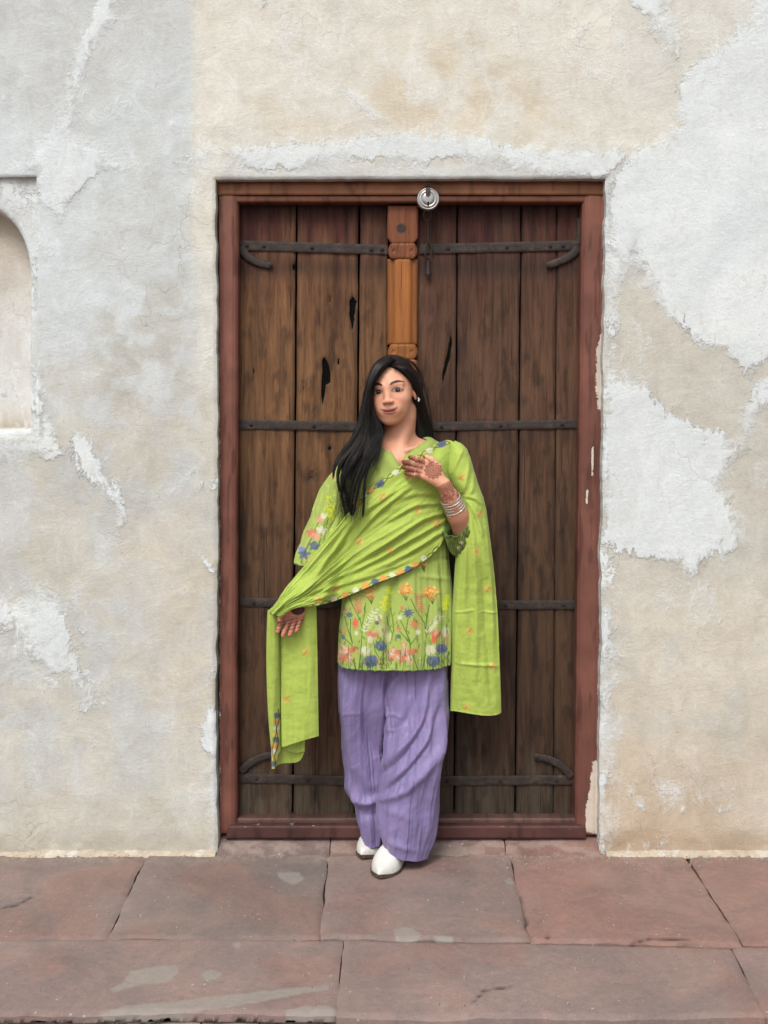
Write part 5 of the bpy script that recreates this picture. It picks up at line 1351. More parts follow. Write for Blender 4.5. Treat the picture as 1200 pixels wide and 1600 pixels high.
# fine control of pleats: long ridges running with the cloth, deeper where it is gathered
tw = T2 + .16 * (fbm(S2 * 3.2, T2 * 2.5, 80, 3) - .5)
gath = sm(.12, .45, S2) * (.45 + .55 * sm(.05, .5, T2)) + sm(.30, .0, S2) * sm(.45, .75, T2) * 1.0
gath = np.clip(gath, .10, 1.0)
f1 = ridged(vn(tw * 6.5 + 3, S2 * 1.6, 81)) ** 1.6; f2 = ridged(vn(tw * 13 + 9, S2 * 2.4, 82)) ** 1.3; f3 = vn(tw * 30, S2 * 6, 83)
amp = .020 * (.55 + .45 * sm(.1, .6, S2)) 
crk_ = (fbm(S2 * 18, T2 * 20, 87, 4) - .5) * .0060
fold = crk_ + gath * (amp * f1 + .009 * f2 * (.4 + .6 * sm(.3, .8, S2)) + .0028 * f3)
WR = [([(697, 800), (660, 812), (600, 850), (545, 885)], .010, 3.4), ([(697, 812), (650, 838), (590, 872), (520, 905)], .011, 3.4), ([(697, 826), (660, 850), (620, 872), (570, 893)], .010, 3.2), ([(692, 785), (650, 790), (610, 812)], .007, 3.5),
      ([(640, 760), (590, 800), (545, 850)], .009, 4.0), ([(615, 765), (570, 800), (530, 850), (495, 895)], .010, 4), ([(590, 775), (555, 810), (520, 862)], .008, 3.4), ([(690, 776), (660, 770), (625, 778)], .005, 4), ([(640, 872), (580, 897), (520, 915), (480, 925)], .009, 4),
      ([(660, 750), (684, 768), (694, 790)], .006, 4), ([(500, 905), (470, 925), (445, 950)], .008, 4), ([(560, 915), (510, 930), (470, 936)], .009, 4)]
dep = depth_at(px, py)
fold += creases(px, py, WR) * .85
fold -= creases(px, py, [([(x + 2, y + 7) for x, y in p_], a_, w_) for p_, a_, w_ in WR[:9]]) * .5
rim = np.minimum(T2, 1 - T2)
endw = sm(.86, 1.0, S2)
off = .010 + fold
off = off * (sm(0, .02, rim) * .75 + .25) 
y = dep - off - .010 * sm(.05, .0, T2) * 0
y = y + .035 * sm(.035, 0, T2) ** 2 * sm(.55, .75, S2)         # the upper rim rolls back over the arm
hand_m = sm(55, 30, np.hypot(px - 668, (py - 738) * 1.3)); y = np.maximum(y, -.146 * hand_m - .30 * (1 - hand_m))   # lies under the hand
arm_m = sm(0, .14, S2); y = y + .022 * (1 - arm_m)
P = V(px, py, dep - .01); P[..., 1] = y
x_, y_ = proj(P)
col = np.ones(P.shape) * GREEN_D * (.95 + .10 * fbm(px / 26, py / 26, 84, 3)[..., None])
pp = Paint(px, py, col)
for k in ((597, 776), (652, 797), (682, 818), (525, 918), (562, 845), (610, 860), (640, 745), (498, 935)): motif(pp, *k, s=1.0)
def border(rail, beads, side, w=7):
    c = interp(np.linspace(0, 1, 200), rail); d = np.gradient(c, axis=0); n = np.stack([-d[:, 1], d[:, 0]], 1); n /= np.linalg.norm(n, axis=1)[:, None]
    L = np.concatenate([[0], np.cumsum(np.linalg.norm(np.diff(c, axis=0), axis=1))])
    for sg in (1, -1):
        q = c + n * side * (w * .55 + sg * w * .42 * np.sin(L / 4.1)[:, None]); pp.line([tuple(k) for k in q[::2]], .85, OLV, .85)
    for x, y, r, cc in beads: pp.blob(x, y, r, r * .85, cc, .97, .18)
border(Trail[1:9] , ((690, 692.5, 6.3, BLU), (671, 704, 4.2, WHT), (651, 716, 3.6, WHT), (634, 728, 3.5, COR), (618, 738, 4.6, WHT), (593, 755, 6.2, BLU), (580, 765, 4, ORG), (569, 774, 4.4, WHT), (558, 786, 4, ORG), (549, 797, 5, BLU)), -1)
border(Brail[2:12], ((662, 872, 4, WHT), (650, 882, 4.5, ORG), (638, 889, 5.2, BLU), (625, 894, 4.5, ORG), (613, 898, 4, WHT), (599, 903, 4.5, ORG), (586, 908, 4.6, BLU), (571, 914, 4.6, ORG), (556, 921, 4.2, WHT), (540, 928, 4.4, ORG), (522, 934, 4, WHT)), 1, 6)
sheet_grid(P, col)
# the length that covers her left arm and hangs down
tabD = [(688.5, 702, 712), (693, 703, 722), (702, 704, 731), (716, 702, 737), (738, 699, 743.5), (756, 706, 749), (770, 715, 754), (779, 720.5, 758), (800, 719, 763), (850, 715, 768.5), (900, 711.5, 774), (960, 708, 779), (1040, 706, 782.5), (1116, 704.5, 785)]
nv, nu = 430, 190
vv = np.linspace(0, 1, nv); PY = 688.5 + vv * 427.5
lr = rows(PY, tabD)
yb = rows(PY, [(685, -.010, .010), (694, -.048, .035), (708, -.075, .05), (740, -.094, .06), (790, -.104, .06), (850, -.116, .055), (930, -.098, .045), (1116, -.085, .035)])
phi = np.radians(np.linspace(-97, 165, nu))
sn = np.sin(phi)
cxp = (lr[:, 0] + lr[:, 1]) / 2; wp = (lr[:, 1] - lr[:, 0]) / 2
px = cxp[:, None] + wp[:, None] * sn[None, :]; py = np.broadcast_to(PY[:, None], px.shape).copy()
py += 3.0 * (1 - np.abs(sn))[None, :] * sm(700, 690, PY)[:, None]
y = yb[:, 0][:, None] + yb[:, 1][:, None] * (1 - np.cos(phi))[None, :]
U = np.broadcast_to(np.linspace(0, 1, nu)[None, :], px.shape); VV = np.broadcast_to(vv[:, None], px.shape)
lowf = sm(790, 860, py)
fold = lowf * (.016 * (ridged(vn(U * 5 + 2 + .3 * VV, VV * 1.1, 90)) ** 1.5) + .004 * vn(U * 14, VV * 4, 91)) * sm(1160, 980, py) 
DW = [([(722, 780), (738, 792), (752, 830), (760, 900)], .012, 4.5), ([(722, 782), (733, 800), (740, 860), (744, 960), (742, 1060)], .010, 5), ([(723, 786), (727, 850), (724, 950)], .006, 3.5), ([(722, 777), (740, 778), (756, 790)], .008, 3.5), ([(720, 774), (705, 756)], .006, 3),
      ([(724, 702), (714, 720), (705, 742)], .007, 3.5), ([(735, 718), (730, 745), (722, 772)], .008, 4.5), ([(742, 740), (738, 765), (726, 778)], .006, 3.5), ([(760, 820), (768, 900), (772, 1000)], .007, 4.5), ([(750, 955), (776, 958)], .003, 2), ([(708, 957), (740, 953)], .003, 2), ([(712, 1035), (780, 1042)], .004, 2.5), ([(755, 840), (757, 940), (764, 1040), (768, 1100)], -.008, 5), ([(716, 1000), (730, 1060), (752, 1100)], .004, 6)]
fold += (fbm(px / 9, py / 22, 97, 4) - .5) * .004 + (fbm(px / 26, py / 13, 98, 3) - .5) * .004
fold += creases(px, py, DW) * (np.cos(phi) > -.2)[None, :]
P = V(px, py, yb[:, 0][:, None] + 0 * px); P[..., 1] = y - fold
P[..., 2] += 0.006 * sm(1090, 1116, py) * np.sin(U * 9)
col = np.ones(P.shape) * GREEN_D * (.95 + .10 * fbm(px / 26, py / 26, 94, 3)[..., None])
pp = Paint(px, py, col); pp.ok = np.broadcast_to((np.cos(phi) > -.1)[None, :], px.shape)
for k in ((743, 861), (763, 921), (733, 985), (770, 1041), (729, 1107), (750, 803), (722, 745), (757, 760)): motif(pp, *k, s=1.0)
ln = (np.exp(-((py - 956) / 1.2) ** 2) + np.exp(-((py - 1036) / 1.2) ** 2) * .7 + sm(1112, 1115, py) * .8)[..., None] * .35
col = col * (1 - ln) + lin(194, 212, 120) * ln
sheet_grid(P, col)
# small roll on top of the shoulder
# the end that falls from her right forearm: front panel, fold behind it, narrow outer fold
def fall(cols, nrow, motifs=(), edge=None, seed=0):
    """cols: list of (pxtop, pytop, pxbot, pybot, ytop, ybot); the cloth passes through them in order"""
    c = np.array(cols, float); n = len(c) - 1; nn = 46 * n
    q = interp(np.linspace(0, 1, nn + 1), c)
    v = np.linspace(0, 1, nrow)[:, None]
    ve = v ** .8
    px = q[None, :, 0] * (1 - ve) + q[None, :, 2] * ve; py = q[None, :, 1] * (1 - v) + q[None, :, 3] * v
    y = q[None, :, 4] * (1 - v) + q[None, :, 5] * v
    px = px - 5.0 * sm(440, 425, px) * np.sin(np.pi * np.clip(v * 1.15, 0, 1)) ** .7
    y = y - .0035 * (fbm(px / 20, py / 13, seed + 6) - .5) - .007 * (fbm(px / 16, py / 150, seed, 3) - .3) * 2 * sm(0, .1, v) - .003 * vn(px / 6, py / 60, seed + 1)
    P = V(px, py, y)
    col = np.ones(P.shape) * GREEN_D * (.95 + .10 * fbm(px / 26, py / 26, 96 + seed, 3)[..., None])
    return P, px, py, col
P, px, py, col = fall([(494, 944, 498, 1150, -.118, -.108), (482, 942, 484, 1154, -.130, -.116), (462, 944, 464, 1160, -.118, -.118), (446, 950, 446, 1166, -.108, -.112), (436, 956, 440, 1168, -.098, -.104), (440, 956, 446, 1172, -.086, -.088), (460, 956, 462, 1176, -.080, -.080), (472, 956, 474, 1174, -.082, -.078),
                       (474, 956, 475, 1176, -.070, -.070), (458, 956, 466, 1190, -.066, -.064), (436, 952, 440, 1193, -.080, -.068), (426, 950, 432, 1197, -.095, -.080), (420, 953, 426, 1200, -.120, -.094), (420, 953, 426, 1201, -.140, -.104), (427, 952, 430, 1199, -.150, -.112), (434, 956, 434, 1180, -.140, -.104), (436, 964, 438, 1172, -.120, -.094)], 260, seed=5)
jj = np.arange(px.shape[1])[None, :] / 46.0
pp = Paint(px, py, col); pp.ok = np.broadcast_to(jj < 4.2, px.shape)
for k in ((478, 1019), (447, 1093)): motif(pp, *k, s=1.05)
m_ = (np.exp(-((py - 1094 + (px - 480) * .08) / 1.1) ** 2) * .5 * (jj < 4.2))[..., None] * .45; col[:] = col * (1 - m_) + lin(196, 212, 124) * m_
pp.ok = np.broadcast_to(jj > 12.3, px.shape)
for k in range(9):
    yy = 1118 + k * 9.5; pp.blob(432.5 - k * .5, yy, 3.6, 4.2, (BLU, ORG, WHT, YEL)[k % 4] if k else BLU, .95, .2)
pp.line([(434, 1108), (437, 1120), (431, 1140), (435, 1160), (429, 1180), (431, 1199)], .9, OLV, .9); pp.line([(429, 1120), (432, 1140), (426, 1170), (429, 1196)], .8, OLV, .8)
sel = (jj > 11.6) & (jj < 12.6); m_ = (sel * .5)[..., None] * np.ones_like(col); col[:] = col * (1 - m_) + lin(168, 150, 84) * m_
sel = ((jj > 7.5) & (jj < 11)) ; 
pp.ok = np.broadcast_to(sel, px.shape); 
for k in ((470, 1171),): motif(pp, *k)
sheet_grid(P, col)
shawl = SH.build('shawl', COTTON, person)
shawl['label'] = 'bright lime green shawl draped over both arms, with small orange sprigs and a beaded looking border'

# ------------------------------------------------------------------ trousers
LAV = lin(124, 114, 154)
def leg(tab, seed, cr, hem_r, ntheta=NT):
    T_ = np.array(tab, float); nr = 330
    PYr = np.linspace(T_[0, 0], T_[-1, 0], nr); q = rows(PYr, tab)
    rings = []
    G = np.stack([ring_px(q[i, 0], q[i, 1], PYr[i], q[i, 2], q[i, 3], 2.15) for i in range(nr)])
    px, py = proj(G); th = np.broadcast_to(TH[None, :], px.shape); fr = np.sin(th) < .25
    f = (fbm(th * 2.6 + 20, py / 260, seed, 3) - .5) * .030 + (fbm(px / 15 + py / 50, py / 30, seed + 2, 3) - .5) * .007
    f += np.where(fr, creases(px, py, cr), 0)
    f += .014 * (vn(th * 3.4 + 11, py / 300, seed + 4) - .5) * sm(1290, 1130, py)
    N = normals(G); sg = 1.0 if N[nr // 2, 0, 1] < 0 else -1.0
    w = np.interp(np.linspace(0, 1, nr), [0, .06, .94, 1], [.2, 1, 1, .35])[:, None]
    G = G + N * sg * (f * w)[..., None]
    k = hem_r[2]; rr = np.linspace(0, 1, nr)[:, None]
    G[..., 2] += (np.clip(rr - .75, 0, 1) / .25) ** 2 * (-(G[..., 0] - G[..., 0].mean()) * k)
    G[..., 2] = np.maximum(G[..., 2], .006)
    inner = G[-1:] * 1.0; c = inner.mean(1, keepdims=True); inn = [c + (inner - c) * .94 + np.array([0, 0, .002]), c + (inner - c) * .9 + np.array([0, 0, .05])]
    G = np.concatenate([G] + inn)
    px, py = proj(G)
    col = np.ones(G.shape) * LAV * (.93 + .14 * fbm(px / 22, py / 40, seed + 5, 3)[..., None])
    pk = sm(.5, .66, fbm(px / 20, py / 26, seed + 8, 3))[..., None] * .14; col = col * (1 - pk) + lin(150, 118, 156) * pk
    A = Acc(); A.grid(G, wrap=True, flip=(sg < 0), Col=col); return A
c4 = lambda pts: [(500 + x * .2312, 1030 + y * .2312) for x, y in pts]
LC = [(c4([(740,60),(715,250),(690,420),(600,560),(500,660),(430,720)]), .014, 7.5), (c4([(820,60),(775,300),(735,520),(620,700),(470,840)]), .014, 7.0), (c4([(862,150),(838,420),(800,600),(700,770),(560,900),(400,955)]), .017, 7.0),
      (c4([(700,80),(660,250),(560,430),(470,520)]), -.009, 6), (c4([(790,330),(735,560),(610,740),(480,870)]), -.010, 4.0), (c4([(740,150),(710,420),(570,640),(440,770)]), -.010, 4.0),
      (c4([(440,380),(500,375),(560,400)]), .003, 3), (c4([(450,470),(500,485),(540,465)]), .0028, 3), (c4([(540,100),(490,190),(445,320)]), .010, 5), (c4([(400,985),(520,1040),(640,1085)]), .004, 8), (c4([(430,1215),(540,1270),(650,1290)]), .005, 6),
      (c4([(800,640),(770,900),(750,1200)]), .009, 8), (c4([(560,840),(640,800),(700,700)]), .005, 5), (c4([(412,700),(402,900),(404,1200)]), .012, 6), (c4([(590,980),(600,1100),(610,1280)]), .006, 9), (c4([(680,940),(690,1100),(690,1290)]), -.006, 6)]
RC = [(c4([(130,500),(160,740),(210,880),(280,960),(350,965),(410,930)]), .018, 6.5), (c4([(170,80),(180,300),(215,560),(250,760)]), .014, 9.0), (c4([(290,80),(300,350),(330,540),(400,660)]), -.018, 11), (c4([(380,90),(400,300),(430,480)]), .010, 7), (c4([(250,700),(320,830),(400,880)]), .008, 9), (c4([(215,985),(300,1045),(400,1055)]), -.008, 8),
      (c4([(130,355),(210,362),(290,375)]), .002, 3), (c4([(330,1060),(340,1150),(350,1240)]), .006, 7)]
LG1 = leg([(1020, 592, 699, .004, .100), (1055, 594, 700, .000, .106), (1110, 598, 699, -.012, .110), (1160, 603, 697, -.034, .112), (1210, 600, 692, -.050, .108), (1260, 596, 684, -.055, .100), (1300, 592, 683, -.064, .090), (1330, 595, 675, -.070, .080), (1347, 597, 669, -.072, .074)], 110, LC, (0, 0, .16))
LG2 = leg([(1020, 531, 622, .014, .092), (1055, 529, 618, .010, .100), (1110, 530, 606, .006, .095), (1160, 534, 604, .024, .086), (1210, 541, 604, .032, .080), (1255, 549, 603, .034, .076), (1290, 556, 602, .032, .070), (1326, 565, 600, .030, .064)], 120, RC, (0, 0, -.05))
n0 = LG1.n
for c_, f_, k_ in zip(LG2.co, LG2.f, LG2.at['Col']):
    LG1.co.append(c_); LG1.f.append(f_ - 0 + n0); LG1.n += len(c_); LG1.at['Col'].append(k_)
LG1.build('trousers', SATIN, person)

# ------------------------------------------------------------------ shoes
mm = M('white_shoe_leather', .38, .5); nn = mm.noise(60, 5, .6)
SHOE = mm.out(mm.mix(mm.ramp(mm.noise(30, 4), [(.62, 0), (.72, .5)]), (.62, .61, .57), (.36, .33, .29)), mm.bump(nn, .0015, .5), .38)
mm = M('shoe_sole', .8, .2); SOLE = mm.out(mm.ramp(mm.noise(50), [(.3, (.05, .035, .028)), (.7, (.12, .085, .06))]), None, .8)
def shoe(heel, toe, label):
    h = np.array(heel, float); t = np.array(toe, float); d = t - h; L = np.linalg.norm(d); d /= L; sd = np.array([d[1], -d[0]])
    n = 70; s = np.linspace(0, 1, n)
    w = rows(s, [(0, .004), (.03, .020), (.12, .028), (.35, .028), (.55, .041), (.70, .045), (.84, .034), (.93, .020), (.98, .009), (1, .0004)])[:, 0]
    hh = rows(s, [(0, .010), (.04, .030), (.2, .040), (.40, .064), (.55, .066), (.7, .050), (.85, .033), (.95, .021), (.985, .014), (1, .0)])[:, 0]
    off = .006 * np.sin(np.pi * np.clip((s - .4) / .6, 0, 1))
    rock = .007 * sm(.8, 1, s)
    a = np.linspace(0, np.pi, 33)
    G = []
    for i in range(n):
        c2 = h + d * L * s[i] + sd * off[i]
        ca = np.cos(a); sa = np.sin(a)
        x = w[i] * np.sign(ca) * np.abs(ca) ** .75; z = .011 + rock[i] + hh[i] * sa ** .85
        G.append(np.stack([c2[0] + sd[0] * x, c2[1] + sd[1] * x, z], -1))
    G = np.array(G)
    N = normals(G, False)
    seam = np.exp(-((s[:, None] - (.50 + .04 * np.sin(a)[None, :])) / .010) ** 2) * .0016
    G[..., 2] += seam
    r = empty('shoe', (h[0], h[1], 0)); adopt(r, person); r['label'] = label
    A = Acc(); A.grid(G, Col=np.ones(G.shape)); A.build('upper', SHOE, r)
    S = []
    for i in range(n):
        c2 = h + d * L * s[i] + sd * off[i]; ww = w[i] * 1.05 + .0012; zb = .001 + rock[i] * 1.0; zt = .012 + rock[i]
        S.append([(c2[0] + sd[0] * k * ww, c2[1] + sd[1] * k * ww, z) for k, z in ((1, zt), (1.0, zb), (0, zb), (-1.0, zb), (-1, zt), (0, zt + .001))])
    S = np.array(S); A = Acc(); A.grid(S, wrap=True, Col=np.ones(S.shape)); A.build('sole', SOLE, r, False)
fp = lambda x, y: floor_pt(x, y)
def fz(px, py, z):   # ground position of a point seen at the pixel, z above the floor
    k = (EYE - z) * FOC / (py - HOR); return ((px - 600) * k / FOC, k - DIST)
toe1 = fz(592, 1373.5, .006); toe2 = fz(564.5, 1342, .006)
shoe((toe1[0] + .085, toe1[1] + .215), toe1, 'front white slip-on shoe')
shoe((toe2[0] + .105, toe2[1] + .195), toe2, 'rear white slip-on shoe')

# ------------------------------------------------------------------ hair
mm = M('black_hair', .46, .32)
HAIR = mm.out(mm.attr('Col'), None, .46); mm.b.inputs['Specular Tint'].default_value = (.9, .85, .8, 1)
HA = Acc()
hr = np.random.RandomState(21)
def hcol(shape, base=.010):
    return np.ones(shape + (3,)) * np.array([base * 1.05, base * .95, base * .95])
# cap over the skull: grid in head space
na, nb = 150, 120
a = np.linspace(-1, 1, na)[:, None]; b = np.linspace(-.02, 1.0, nb)[None, :]
# a: across (left to right over the part), b: from hairline back to the nape
lon = a * np.pi / 2 * 1.12
lat = b * np.pi * 1.05
PARTX = .006
def scalp(lon, back, lift=.0):
    """point on the hair shell: lon 0 = on the part line, +-90deg at the ears; back 0 = forehead, 1 = nape"""
    ph = (back * 205 - 36) * np.pi / 180
    rx, ry, rz = .0745 + lift, .093 + lift, .0835 + lift
    x = np.sin(lon) * rx; r = np.cos(lon)
    y = -.020 + r * np.cos(ph + .52) * ry * 1.0; z = .030 + r * np.sin(ph + .52) * rz
    return x, y, z
# strands are combed over an ellipsoid, so build the shell directly
u = np.linspace(-np.pi, np.pi, 220)[None, :]; v = np.linspace(0, np.pi * .80, 120)[:, None]
ex = np.sin(v) * np.sin(u); ey = np.sin(v) * np.cos(u); ez = np.cos(v) * np.ones_like(u)
rx, ry, rz = .0775, .0945, .0845
X = ex * rx; Yh = -.020 + ey * ry; Zh = .030 + ez * rz
# hairline: drop below the skin in front of it
face_u = np.abs(u) * np.ones_like(v)
hl = .078 - .034 * np.clip(np.abs(X) / .052, 0, 1.4) ** 2.2 + np.where(X < 0, -.012 * np.clip(-X / .03, 0, 1), .0)
infront = sm(-.006, .010, hl - Zh) * sm(.012, .034, Yh) 
groove = .003 * np.exp(-((X - PARTX + .1 * (Yh - .05)) / .0025) ** 2) * sm(-.02, .02, Yh)
comb = .0004 * np.sin(u * 46 + vn(u * 4, v * 2, 5) * 9 + v * 2)
sc = 1 - .16 * infront - groove / .08 + comb / .09 * sm(0, .3, v)
X, Yh, Zh = X * sc, -.020 + (Yh + .020) * sc, .030 + (Zh - .030) * sc
G = h2w(X, Yh, Zh)
HA.grid(G, flip=False, Col=hcol(X.shape) * (.8 + .5 * vn(u * 30, v * 3, 6))[..., None])
def lock_(path, wx_, wy_, seed, nrow=120, seg=44, groove=.0022, taper=True):
    """flattened hair mass along a picture-space path (px, py, y), half width wx px and half depth wy m"""
    t = np.linspace(0, 1, nrow); p = interp(t, path); w = interp(t, wx_); d = interp(t, wy_)
    a = np.linspace(0, 2 * np.pi, seg, endpoint=False)
    dd = np.gradient(p[:, :2], axis=0); dd /= np.linalg.norm(dd, axis=1)[:, None]; nx_, ny_ = dd[:, 1], -dd[:, 0]
    g = 1 + .10 * np.sin(a * 9 + seed)[None, :] + .07 * np.sin(a * 17 + seed * 2 + t[:, None] * 5)
    px = p[:, 0][:, None] + nx_[:, None] * w[:, None] * np.cos(a)[None, :] * g; py = p[:, 1][:, None] + ny_[:, None] * w[:, None] * np.cos(a)[None, :] * g
    y = p[:, 2][:, None] + d[:, None] * np.sin(a)[None, :] * g
    G = V(px, py, y); HA.grid(G, wrap=True, Col=hcol(G.shape[:2]) * (.8 + .5 * vn(a[None, :] * 6 + 9, t[:, None] * 3, seed))[..., None])
# big fall over her right shoulder (picture left)
lock_([(592, 592, .0), (580, 640, .0), (570, 680, -.02), (558, 715, -.07), (551, 745, -.095)], [6, 10, 15, 13, 4], [.03, .040, .040, .026, .006], 2)
# fall behind her left shoulder (picture right)
lock_([(638, 590, .005), (648, 615, .018), (652, 645, .030), (654, 672, .042), (654, 690, .05)], [8, 10, 13, 14, 13], [.025, .028, .026, .022, .02], 3)
lock_([(625, 600, .05), (628, 640, .060), (632, 680, .066)], [34, 32, 30], [.035, .03, .02], 4)
# strands
ST = []
def strand(P, r0, r1, seg=4):
    n = len(P); r = np.linspace(r0, r1, n); r[0] *= .15; r[1] *= .6; r[-1] *= .2; T = tube(P, r, seg, 1.0, cap=False); ST.append(T)
outer = [(607, 556), (587, 567), (574, 598), (567, 632), (557, 665), (543, 695), (532, 725), (529, 765), (537, 803)]
inner = [(620, 563), (600, 578), (586, 600), (583, 628), (586, 652), (597, 676), (590, 708), (568, 748), (556, 806)]
depth_o = [.03, -.01, -.03, -.035, -.045, -.06, -.095, -.115, -.130]
depth_i = [-.075, -.088, -.098, -.092, -.090, -.100, -.135, -.150, -.155]
O3 = np.array([(a, b, c) for (a, b), c in zip(outer, depth_o)]); I3 = np.array([(a, b, c) for (a, b), c in zip(inner, depth_i)])
NC = 17
cl = [dict(w=(i + .5 + hr.uniform(-.4, .4)) / NC, ph=hr.uniform(0, 6.28), fr=hr.uniform(10, 16), am=hr.uniform(3.5, 9.0), end=hr.uniform(.76, 1.0), ly=hr.rand(), dr=hr.normal(0, 6.5)) for i in range(NC)]
for k in range(2600):
    c = cl[hr.randint(NC)]; w0 = np.clip(c['w'] + hr.normal(0, .06), 0, 1); layer = np.clip(c['ly'] + hr.normal(0, .2), 0, 1)
    t = np.linspace(hr.uniform(0, .07), min(1, c['end'] + hr.uniform(-.05, .04)), 40)
    wt = w0 + (c['w'] - w0) * .93 * sm(.36, .95, t)
    po = interp(t, O3); pi_ = interp(t, I3); p = po * (1 - wt)[:, None] + pi_ * wt[:, None]
    bulge = np.interp(t, np.linspace(0, 1, 9), [.045, .05, .045, .04, .034, .030, .024, .018, .014])
    p[:, 2] -= bulge * np.sin(np.pi * np.clip(w0, .02, .98)) * (.70 + .45 * layer)
    g_ = sm(.36, 1, t)
    p[:, 0] += 3.5 * np.sin(t * 11 + 1.5 + c['ly']) * sm(.25, .6, t) + c['am'] * g_ * np.sin(t * c['fr'] + c['ph']) + c['dr'] * g_ + hr.normal(0, .8) * t; p[:, 1] += hr.normal(0, 2) * t
    P = V(p[:, 0], p[:, 1], p[:, 2] + .005 * np.cos(t * c['fr'] + c['ph']) * g_)
    strand(P, hr.uniform(.0009, .0015), .0005, 3)
# wispy ends and flyaways
for k in range(130):
    w = hr.rand(); q = O3 * (1 - w) + I3 * w; t = np.linspace(hr.uniform(.1, .55), 1.0, 34); p = interp(t, q)
    p[:, 0] += hr.uniform(-1, 1) * 14 * sm(.45, 1, t) + hr.uniform(4, 8) * np.sin(t * 13 + hr.rand() * 6) * sm(.5, 1, t); p[:, 1] += hr.uniform(-6, 14) * sm(.5, 1, t)
    strand(V(p[:, 0], p[:, 1], p[:, 2] - .006), .0007, .0003, 3)
# combed strands over the crown to both sides
for k in range(0):
    left = k % 5 < 3; s0 = hr.uniform(0, 1)
    y0 = .068 - .125 * s0; n = 26; t = np.linspace(0, 1, n)
    x0 = PARTX - .1 * (y0 - .05)
    if left:
        al = np.linspace(0, 1, n) * hr.uniform(1.0, 1.35); X_ = x0 - np.sin(al) * (.080 + x0)
        zt_ = np.cos(al)
    else:
        al = np.linspace(0, 1, n) * hr.uniform(1.25, 1.62); X_ = x0 + np.sin(al) * (.079 - x0)
        zt_ = np.cos(al)
    yy = y0 + (-.035 * (1 - s0) * t ** 1.2 + (.012 if left else -.015) * np.sin(t * 2.5) * (1 - s0)) 
    rr = np.sqrt(np.clip(1 - ((yy + .020) / .097) ** 2, .02, 1)); zz = .030 + .0855 * rr * np.clip(zt_, 0, 1)
    lim = np.sqrt(np.clip(1 - ((yy + .020) / .097) ** 2, .02, 1))
    X_ = np.sign(X_ - 0) * np.minimum(np.abs(X_), .0785 * np.maximum(lim, .3) * 1.05)
    nrm = np.sqrt((X_ / .0790) ** 2 + ((yy + .020) / .0965) ** 2 + ((zz - .030) / .0865) ** 2) + 1e-6
    f_ = 1.012 / nrm
    P = h2w(X_ * f_, -.020 + (yy + .020) * f_, .030 + (zz - .030) * f_)
    strand(P, .0011, .0008)
for k in range(90):      # stray hairs round the crown and sides
    w = hr.rand(); sd_ = hr.rand() < .6; q = (O3 * (1 - w * .5) + I3 * w * .5) if sd_ else np.array([(617, 557, .0), (640, 566, -.01), (654, 586, .0), (663, 614, .0), (671, 648, .01), (677, 682, .03)])
    t = np.linspace(hr.uniform(0, .3), hr.uniform(.4, 1), 26); p = interp(t, q); off_ = hr.uniform(1, 5) * np.sin(np.pi * np.linspace(0, 1, 26)) ** .7
    p[:, 0] += off_ * (-1 if sd_ else 1); p[:, 1] -= off_ * .4 * (p[:, 1] < 590)
    strand(V(p[:, 0], p[:, 1], p[:, 2]), .00045, .0003, 3)
# right side strands falling behind the shoulder
RO = np.array([(617, 557, .02), (637, 566, .01), (651, 585, .0), (660, 612, .0), (668, 645, .015), (674, 675, .035), (678, 705, .05)]); RI = np.array([(613, 570, -.098), (629, 579, -.092), (641, 594, -.072), (646, 612, -.035), (647, 640, .012), (651, 668, .035), (658, 700, .05)])
RB = [.0, .040, .030, .022, .016, .010, .006]
for k in range(1300):
    w = hr.rand(); t = np.linspace(0, hr.uniform(.86, 1), 32); p = interp(t, RO) * (1 - w) + interp(t, RI) * w
    p[:, 2] -= np.interp(t, np.linspace(0, 1, 7), RB) * np.sin(np.pi * w) * hr.uniform(.8, 1.1)
    p[:, 0] += hr.normal(0, 1.2) * t + 1.8 * np.sin(t * 8 + w * 4) * t
    strand(V(p[:, 0], p[:, 1], p[:, 2]), .0013, .0008, 3)
for T in ST:
    b_ = .004 + .009 * hr.rand() ** 2 + (.022 if hr.rand() < .05 else 0)  # a few paler strands: hair highlights put into the colour
    HA.grid(T, wrap=True, Col=hcol(T.shape[:2], b_))
HA.build('hair', HAIR, person)

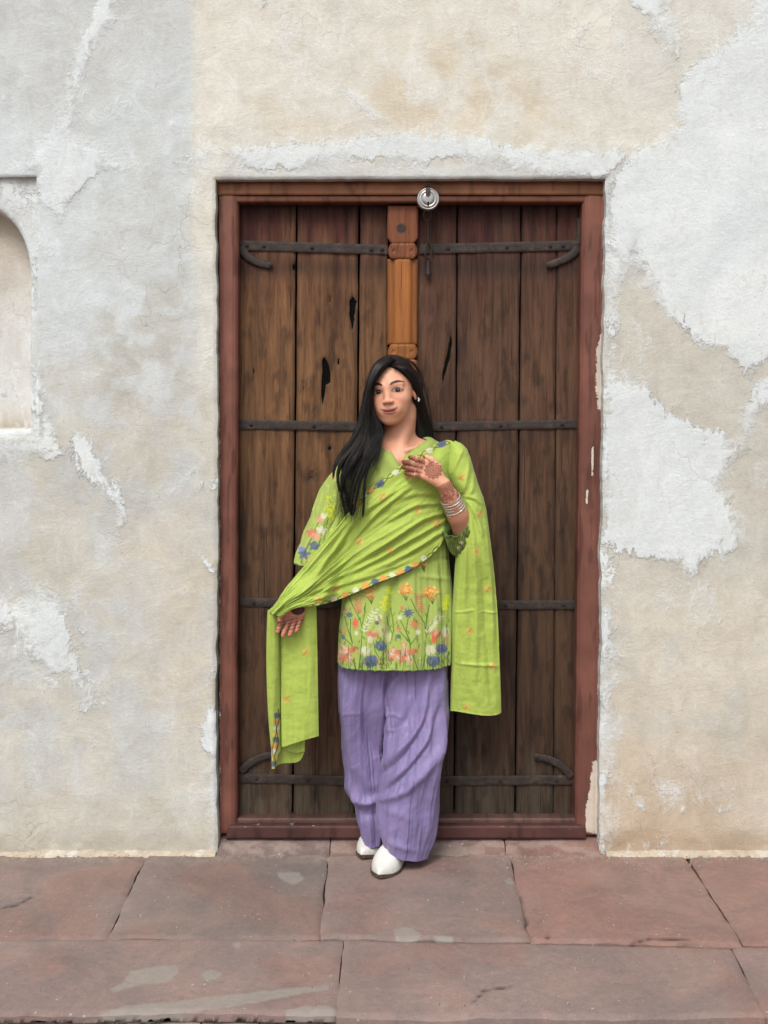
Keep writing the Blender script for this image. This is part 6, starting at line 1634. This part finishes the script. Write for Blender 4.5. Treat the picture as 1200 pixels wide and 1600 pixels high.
# ------------------------------------------------------------------ jewellery
mm = M('silver', .25, .5); SILV = mm.out(mm.ramp(mm.noise(300, 3), [(.3, (.50, .48, .45)), (.7, (.82, .80, .76))]), mm.bump(mm.noise(500, 2), .0008, .6), .28, .75)
def bangle(c, axis, R, r, tilt):
    ax_ = np.array(axis, float); ax_ += np.array([tilt, 0, tilt * .5]); ax_ /= np.linalg.norm(ax_)
    e1 = np.cross(ax_, [0, 1, 0]); e1 /= np.linalg.norm(e1); e2 = np.cross(ax_, e1)
    a = np.linspace(0, 2 * np.pi, 56, endpoint=False); b = np.linspace(0, 2 * np.pi, 8, endpoint=False)
    rr = r * (1 + .18 * np.sin(a * 28))
    rad = np.cos(a)[:, None] * e1 + np.sin(a)[:, None] * e2 * .92
    G = c + rad[:, None] * (R + rr[:, None, None] * np.cos(b)[None, :, None]) + rr[:, None, None] * np.sin(b)[None, :, None] * ax_
    f = np.array([(i * 8 + j, ((i + 1) % 56) * 8 + j, ((i + 1) % 56) * 8 + (j + 1) % 8, i * 8 + (j + 1) % 8) for i in range(56) for j in range(8)])
    return mesh_np('bangle', G.reshape(-1, 3), f, SILV, person)
A0 = V(703, 777, -.134); A1 = V(716, 806, -.098); axd = (A1 - A0) / np.linalg.norm(A1 - A0)
for k in range(6):
    c = A0 + (A1 - A0) * (.06 + .135 * k); bangle(c + np.array([0, .001, 0]), axd, .0308 + .0004 * k + .0008 * math.sin(k * 2.1), (.0030, .0022, .0027, .0022, .0026, .0030)[k], .05 * math.sin(k * 3.3))
def earring():
    A = Acc(); a = np.linspace(0, 2 * np.pi, 10, endpoint=False)
    t = np.linspace(-.7, 1.2, 26)
    y_ = -.009 + .0175 * np.cos(t) * .55; z_ = -.010 + .0305 * np.sin(t)
    P = h2w(.0795 + 0 * t, y_, z_)
    A.grid(tube(P, .0012 + .0005 * np.abs(np.sin(t * 9)), 8), wrap=True, Col=np.ones((28, 8, 3)))
    for k in range(5):
        c = h2w(.080, -.006 + .004 * math.cos(k * 1.256), -.0405 + .004 * math.sin(k * 1.256)) if k else h2w(.082, -.006, -.0405)
        v = np.linspace(0, np.pi, 7); G = c + .0036 * np.stack([np.outer(np.sin(v), np.cos(a)), np.outer(np.sin(v), np.sin(a)), np.outer(np.cos(v), np.ones(10))], -1)
        A.grid(G, wrap=True, Col=np.ones(G.shape))
    A.build('earring', SILV, person)
earring()
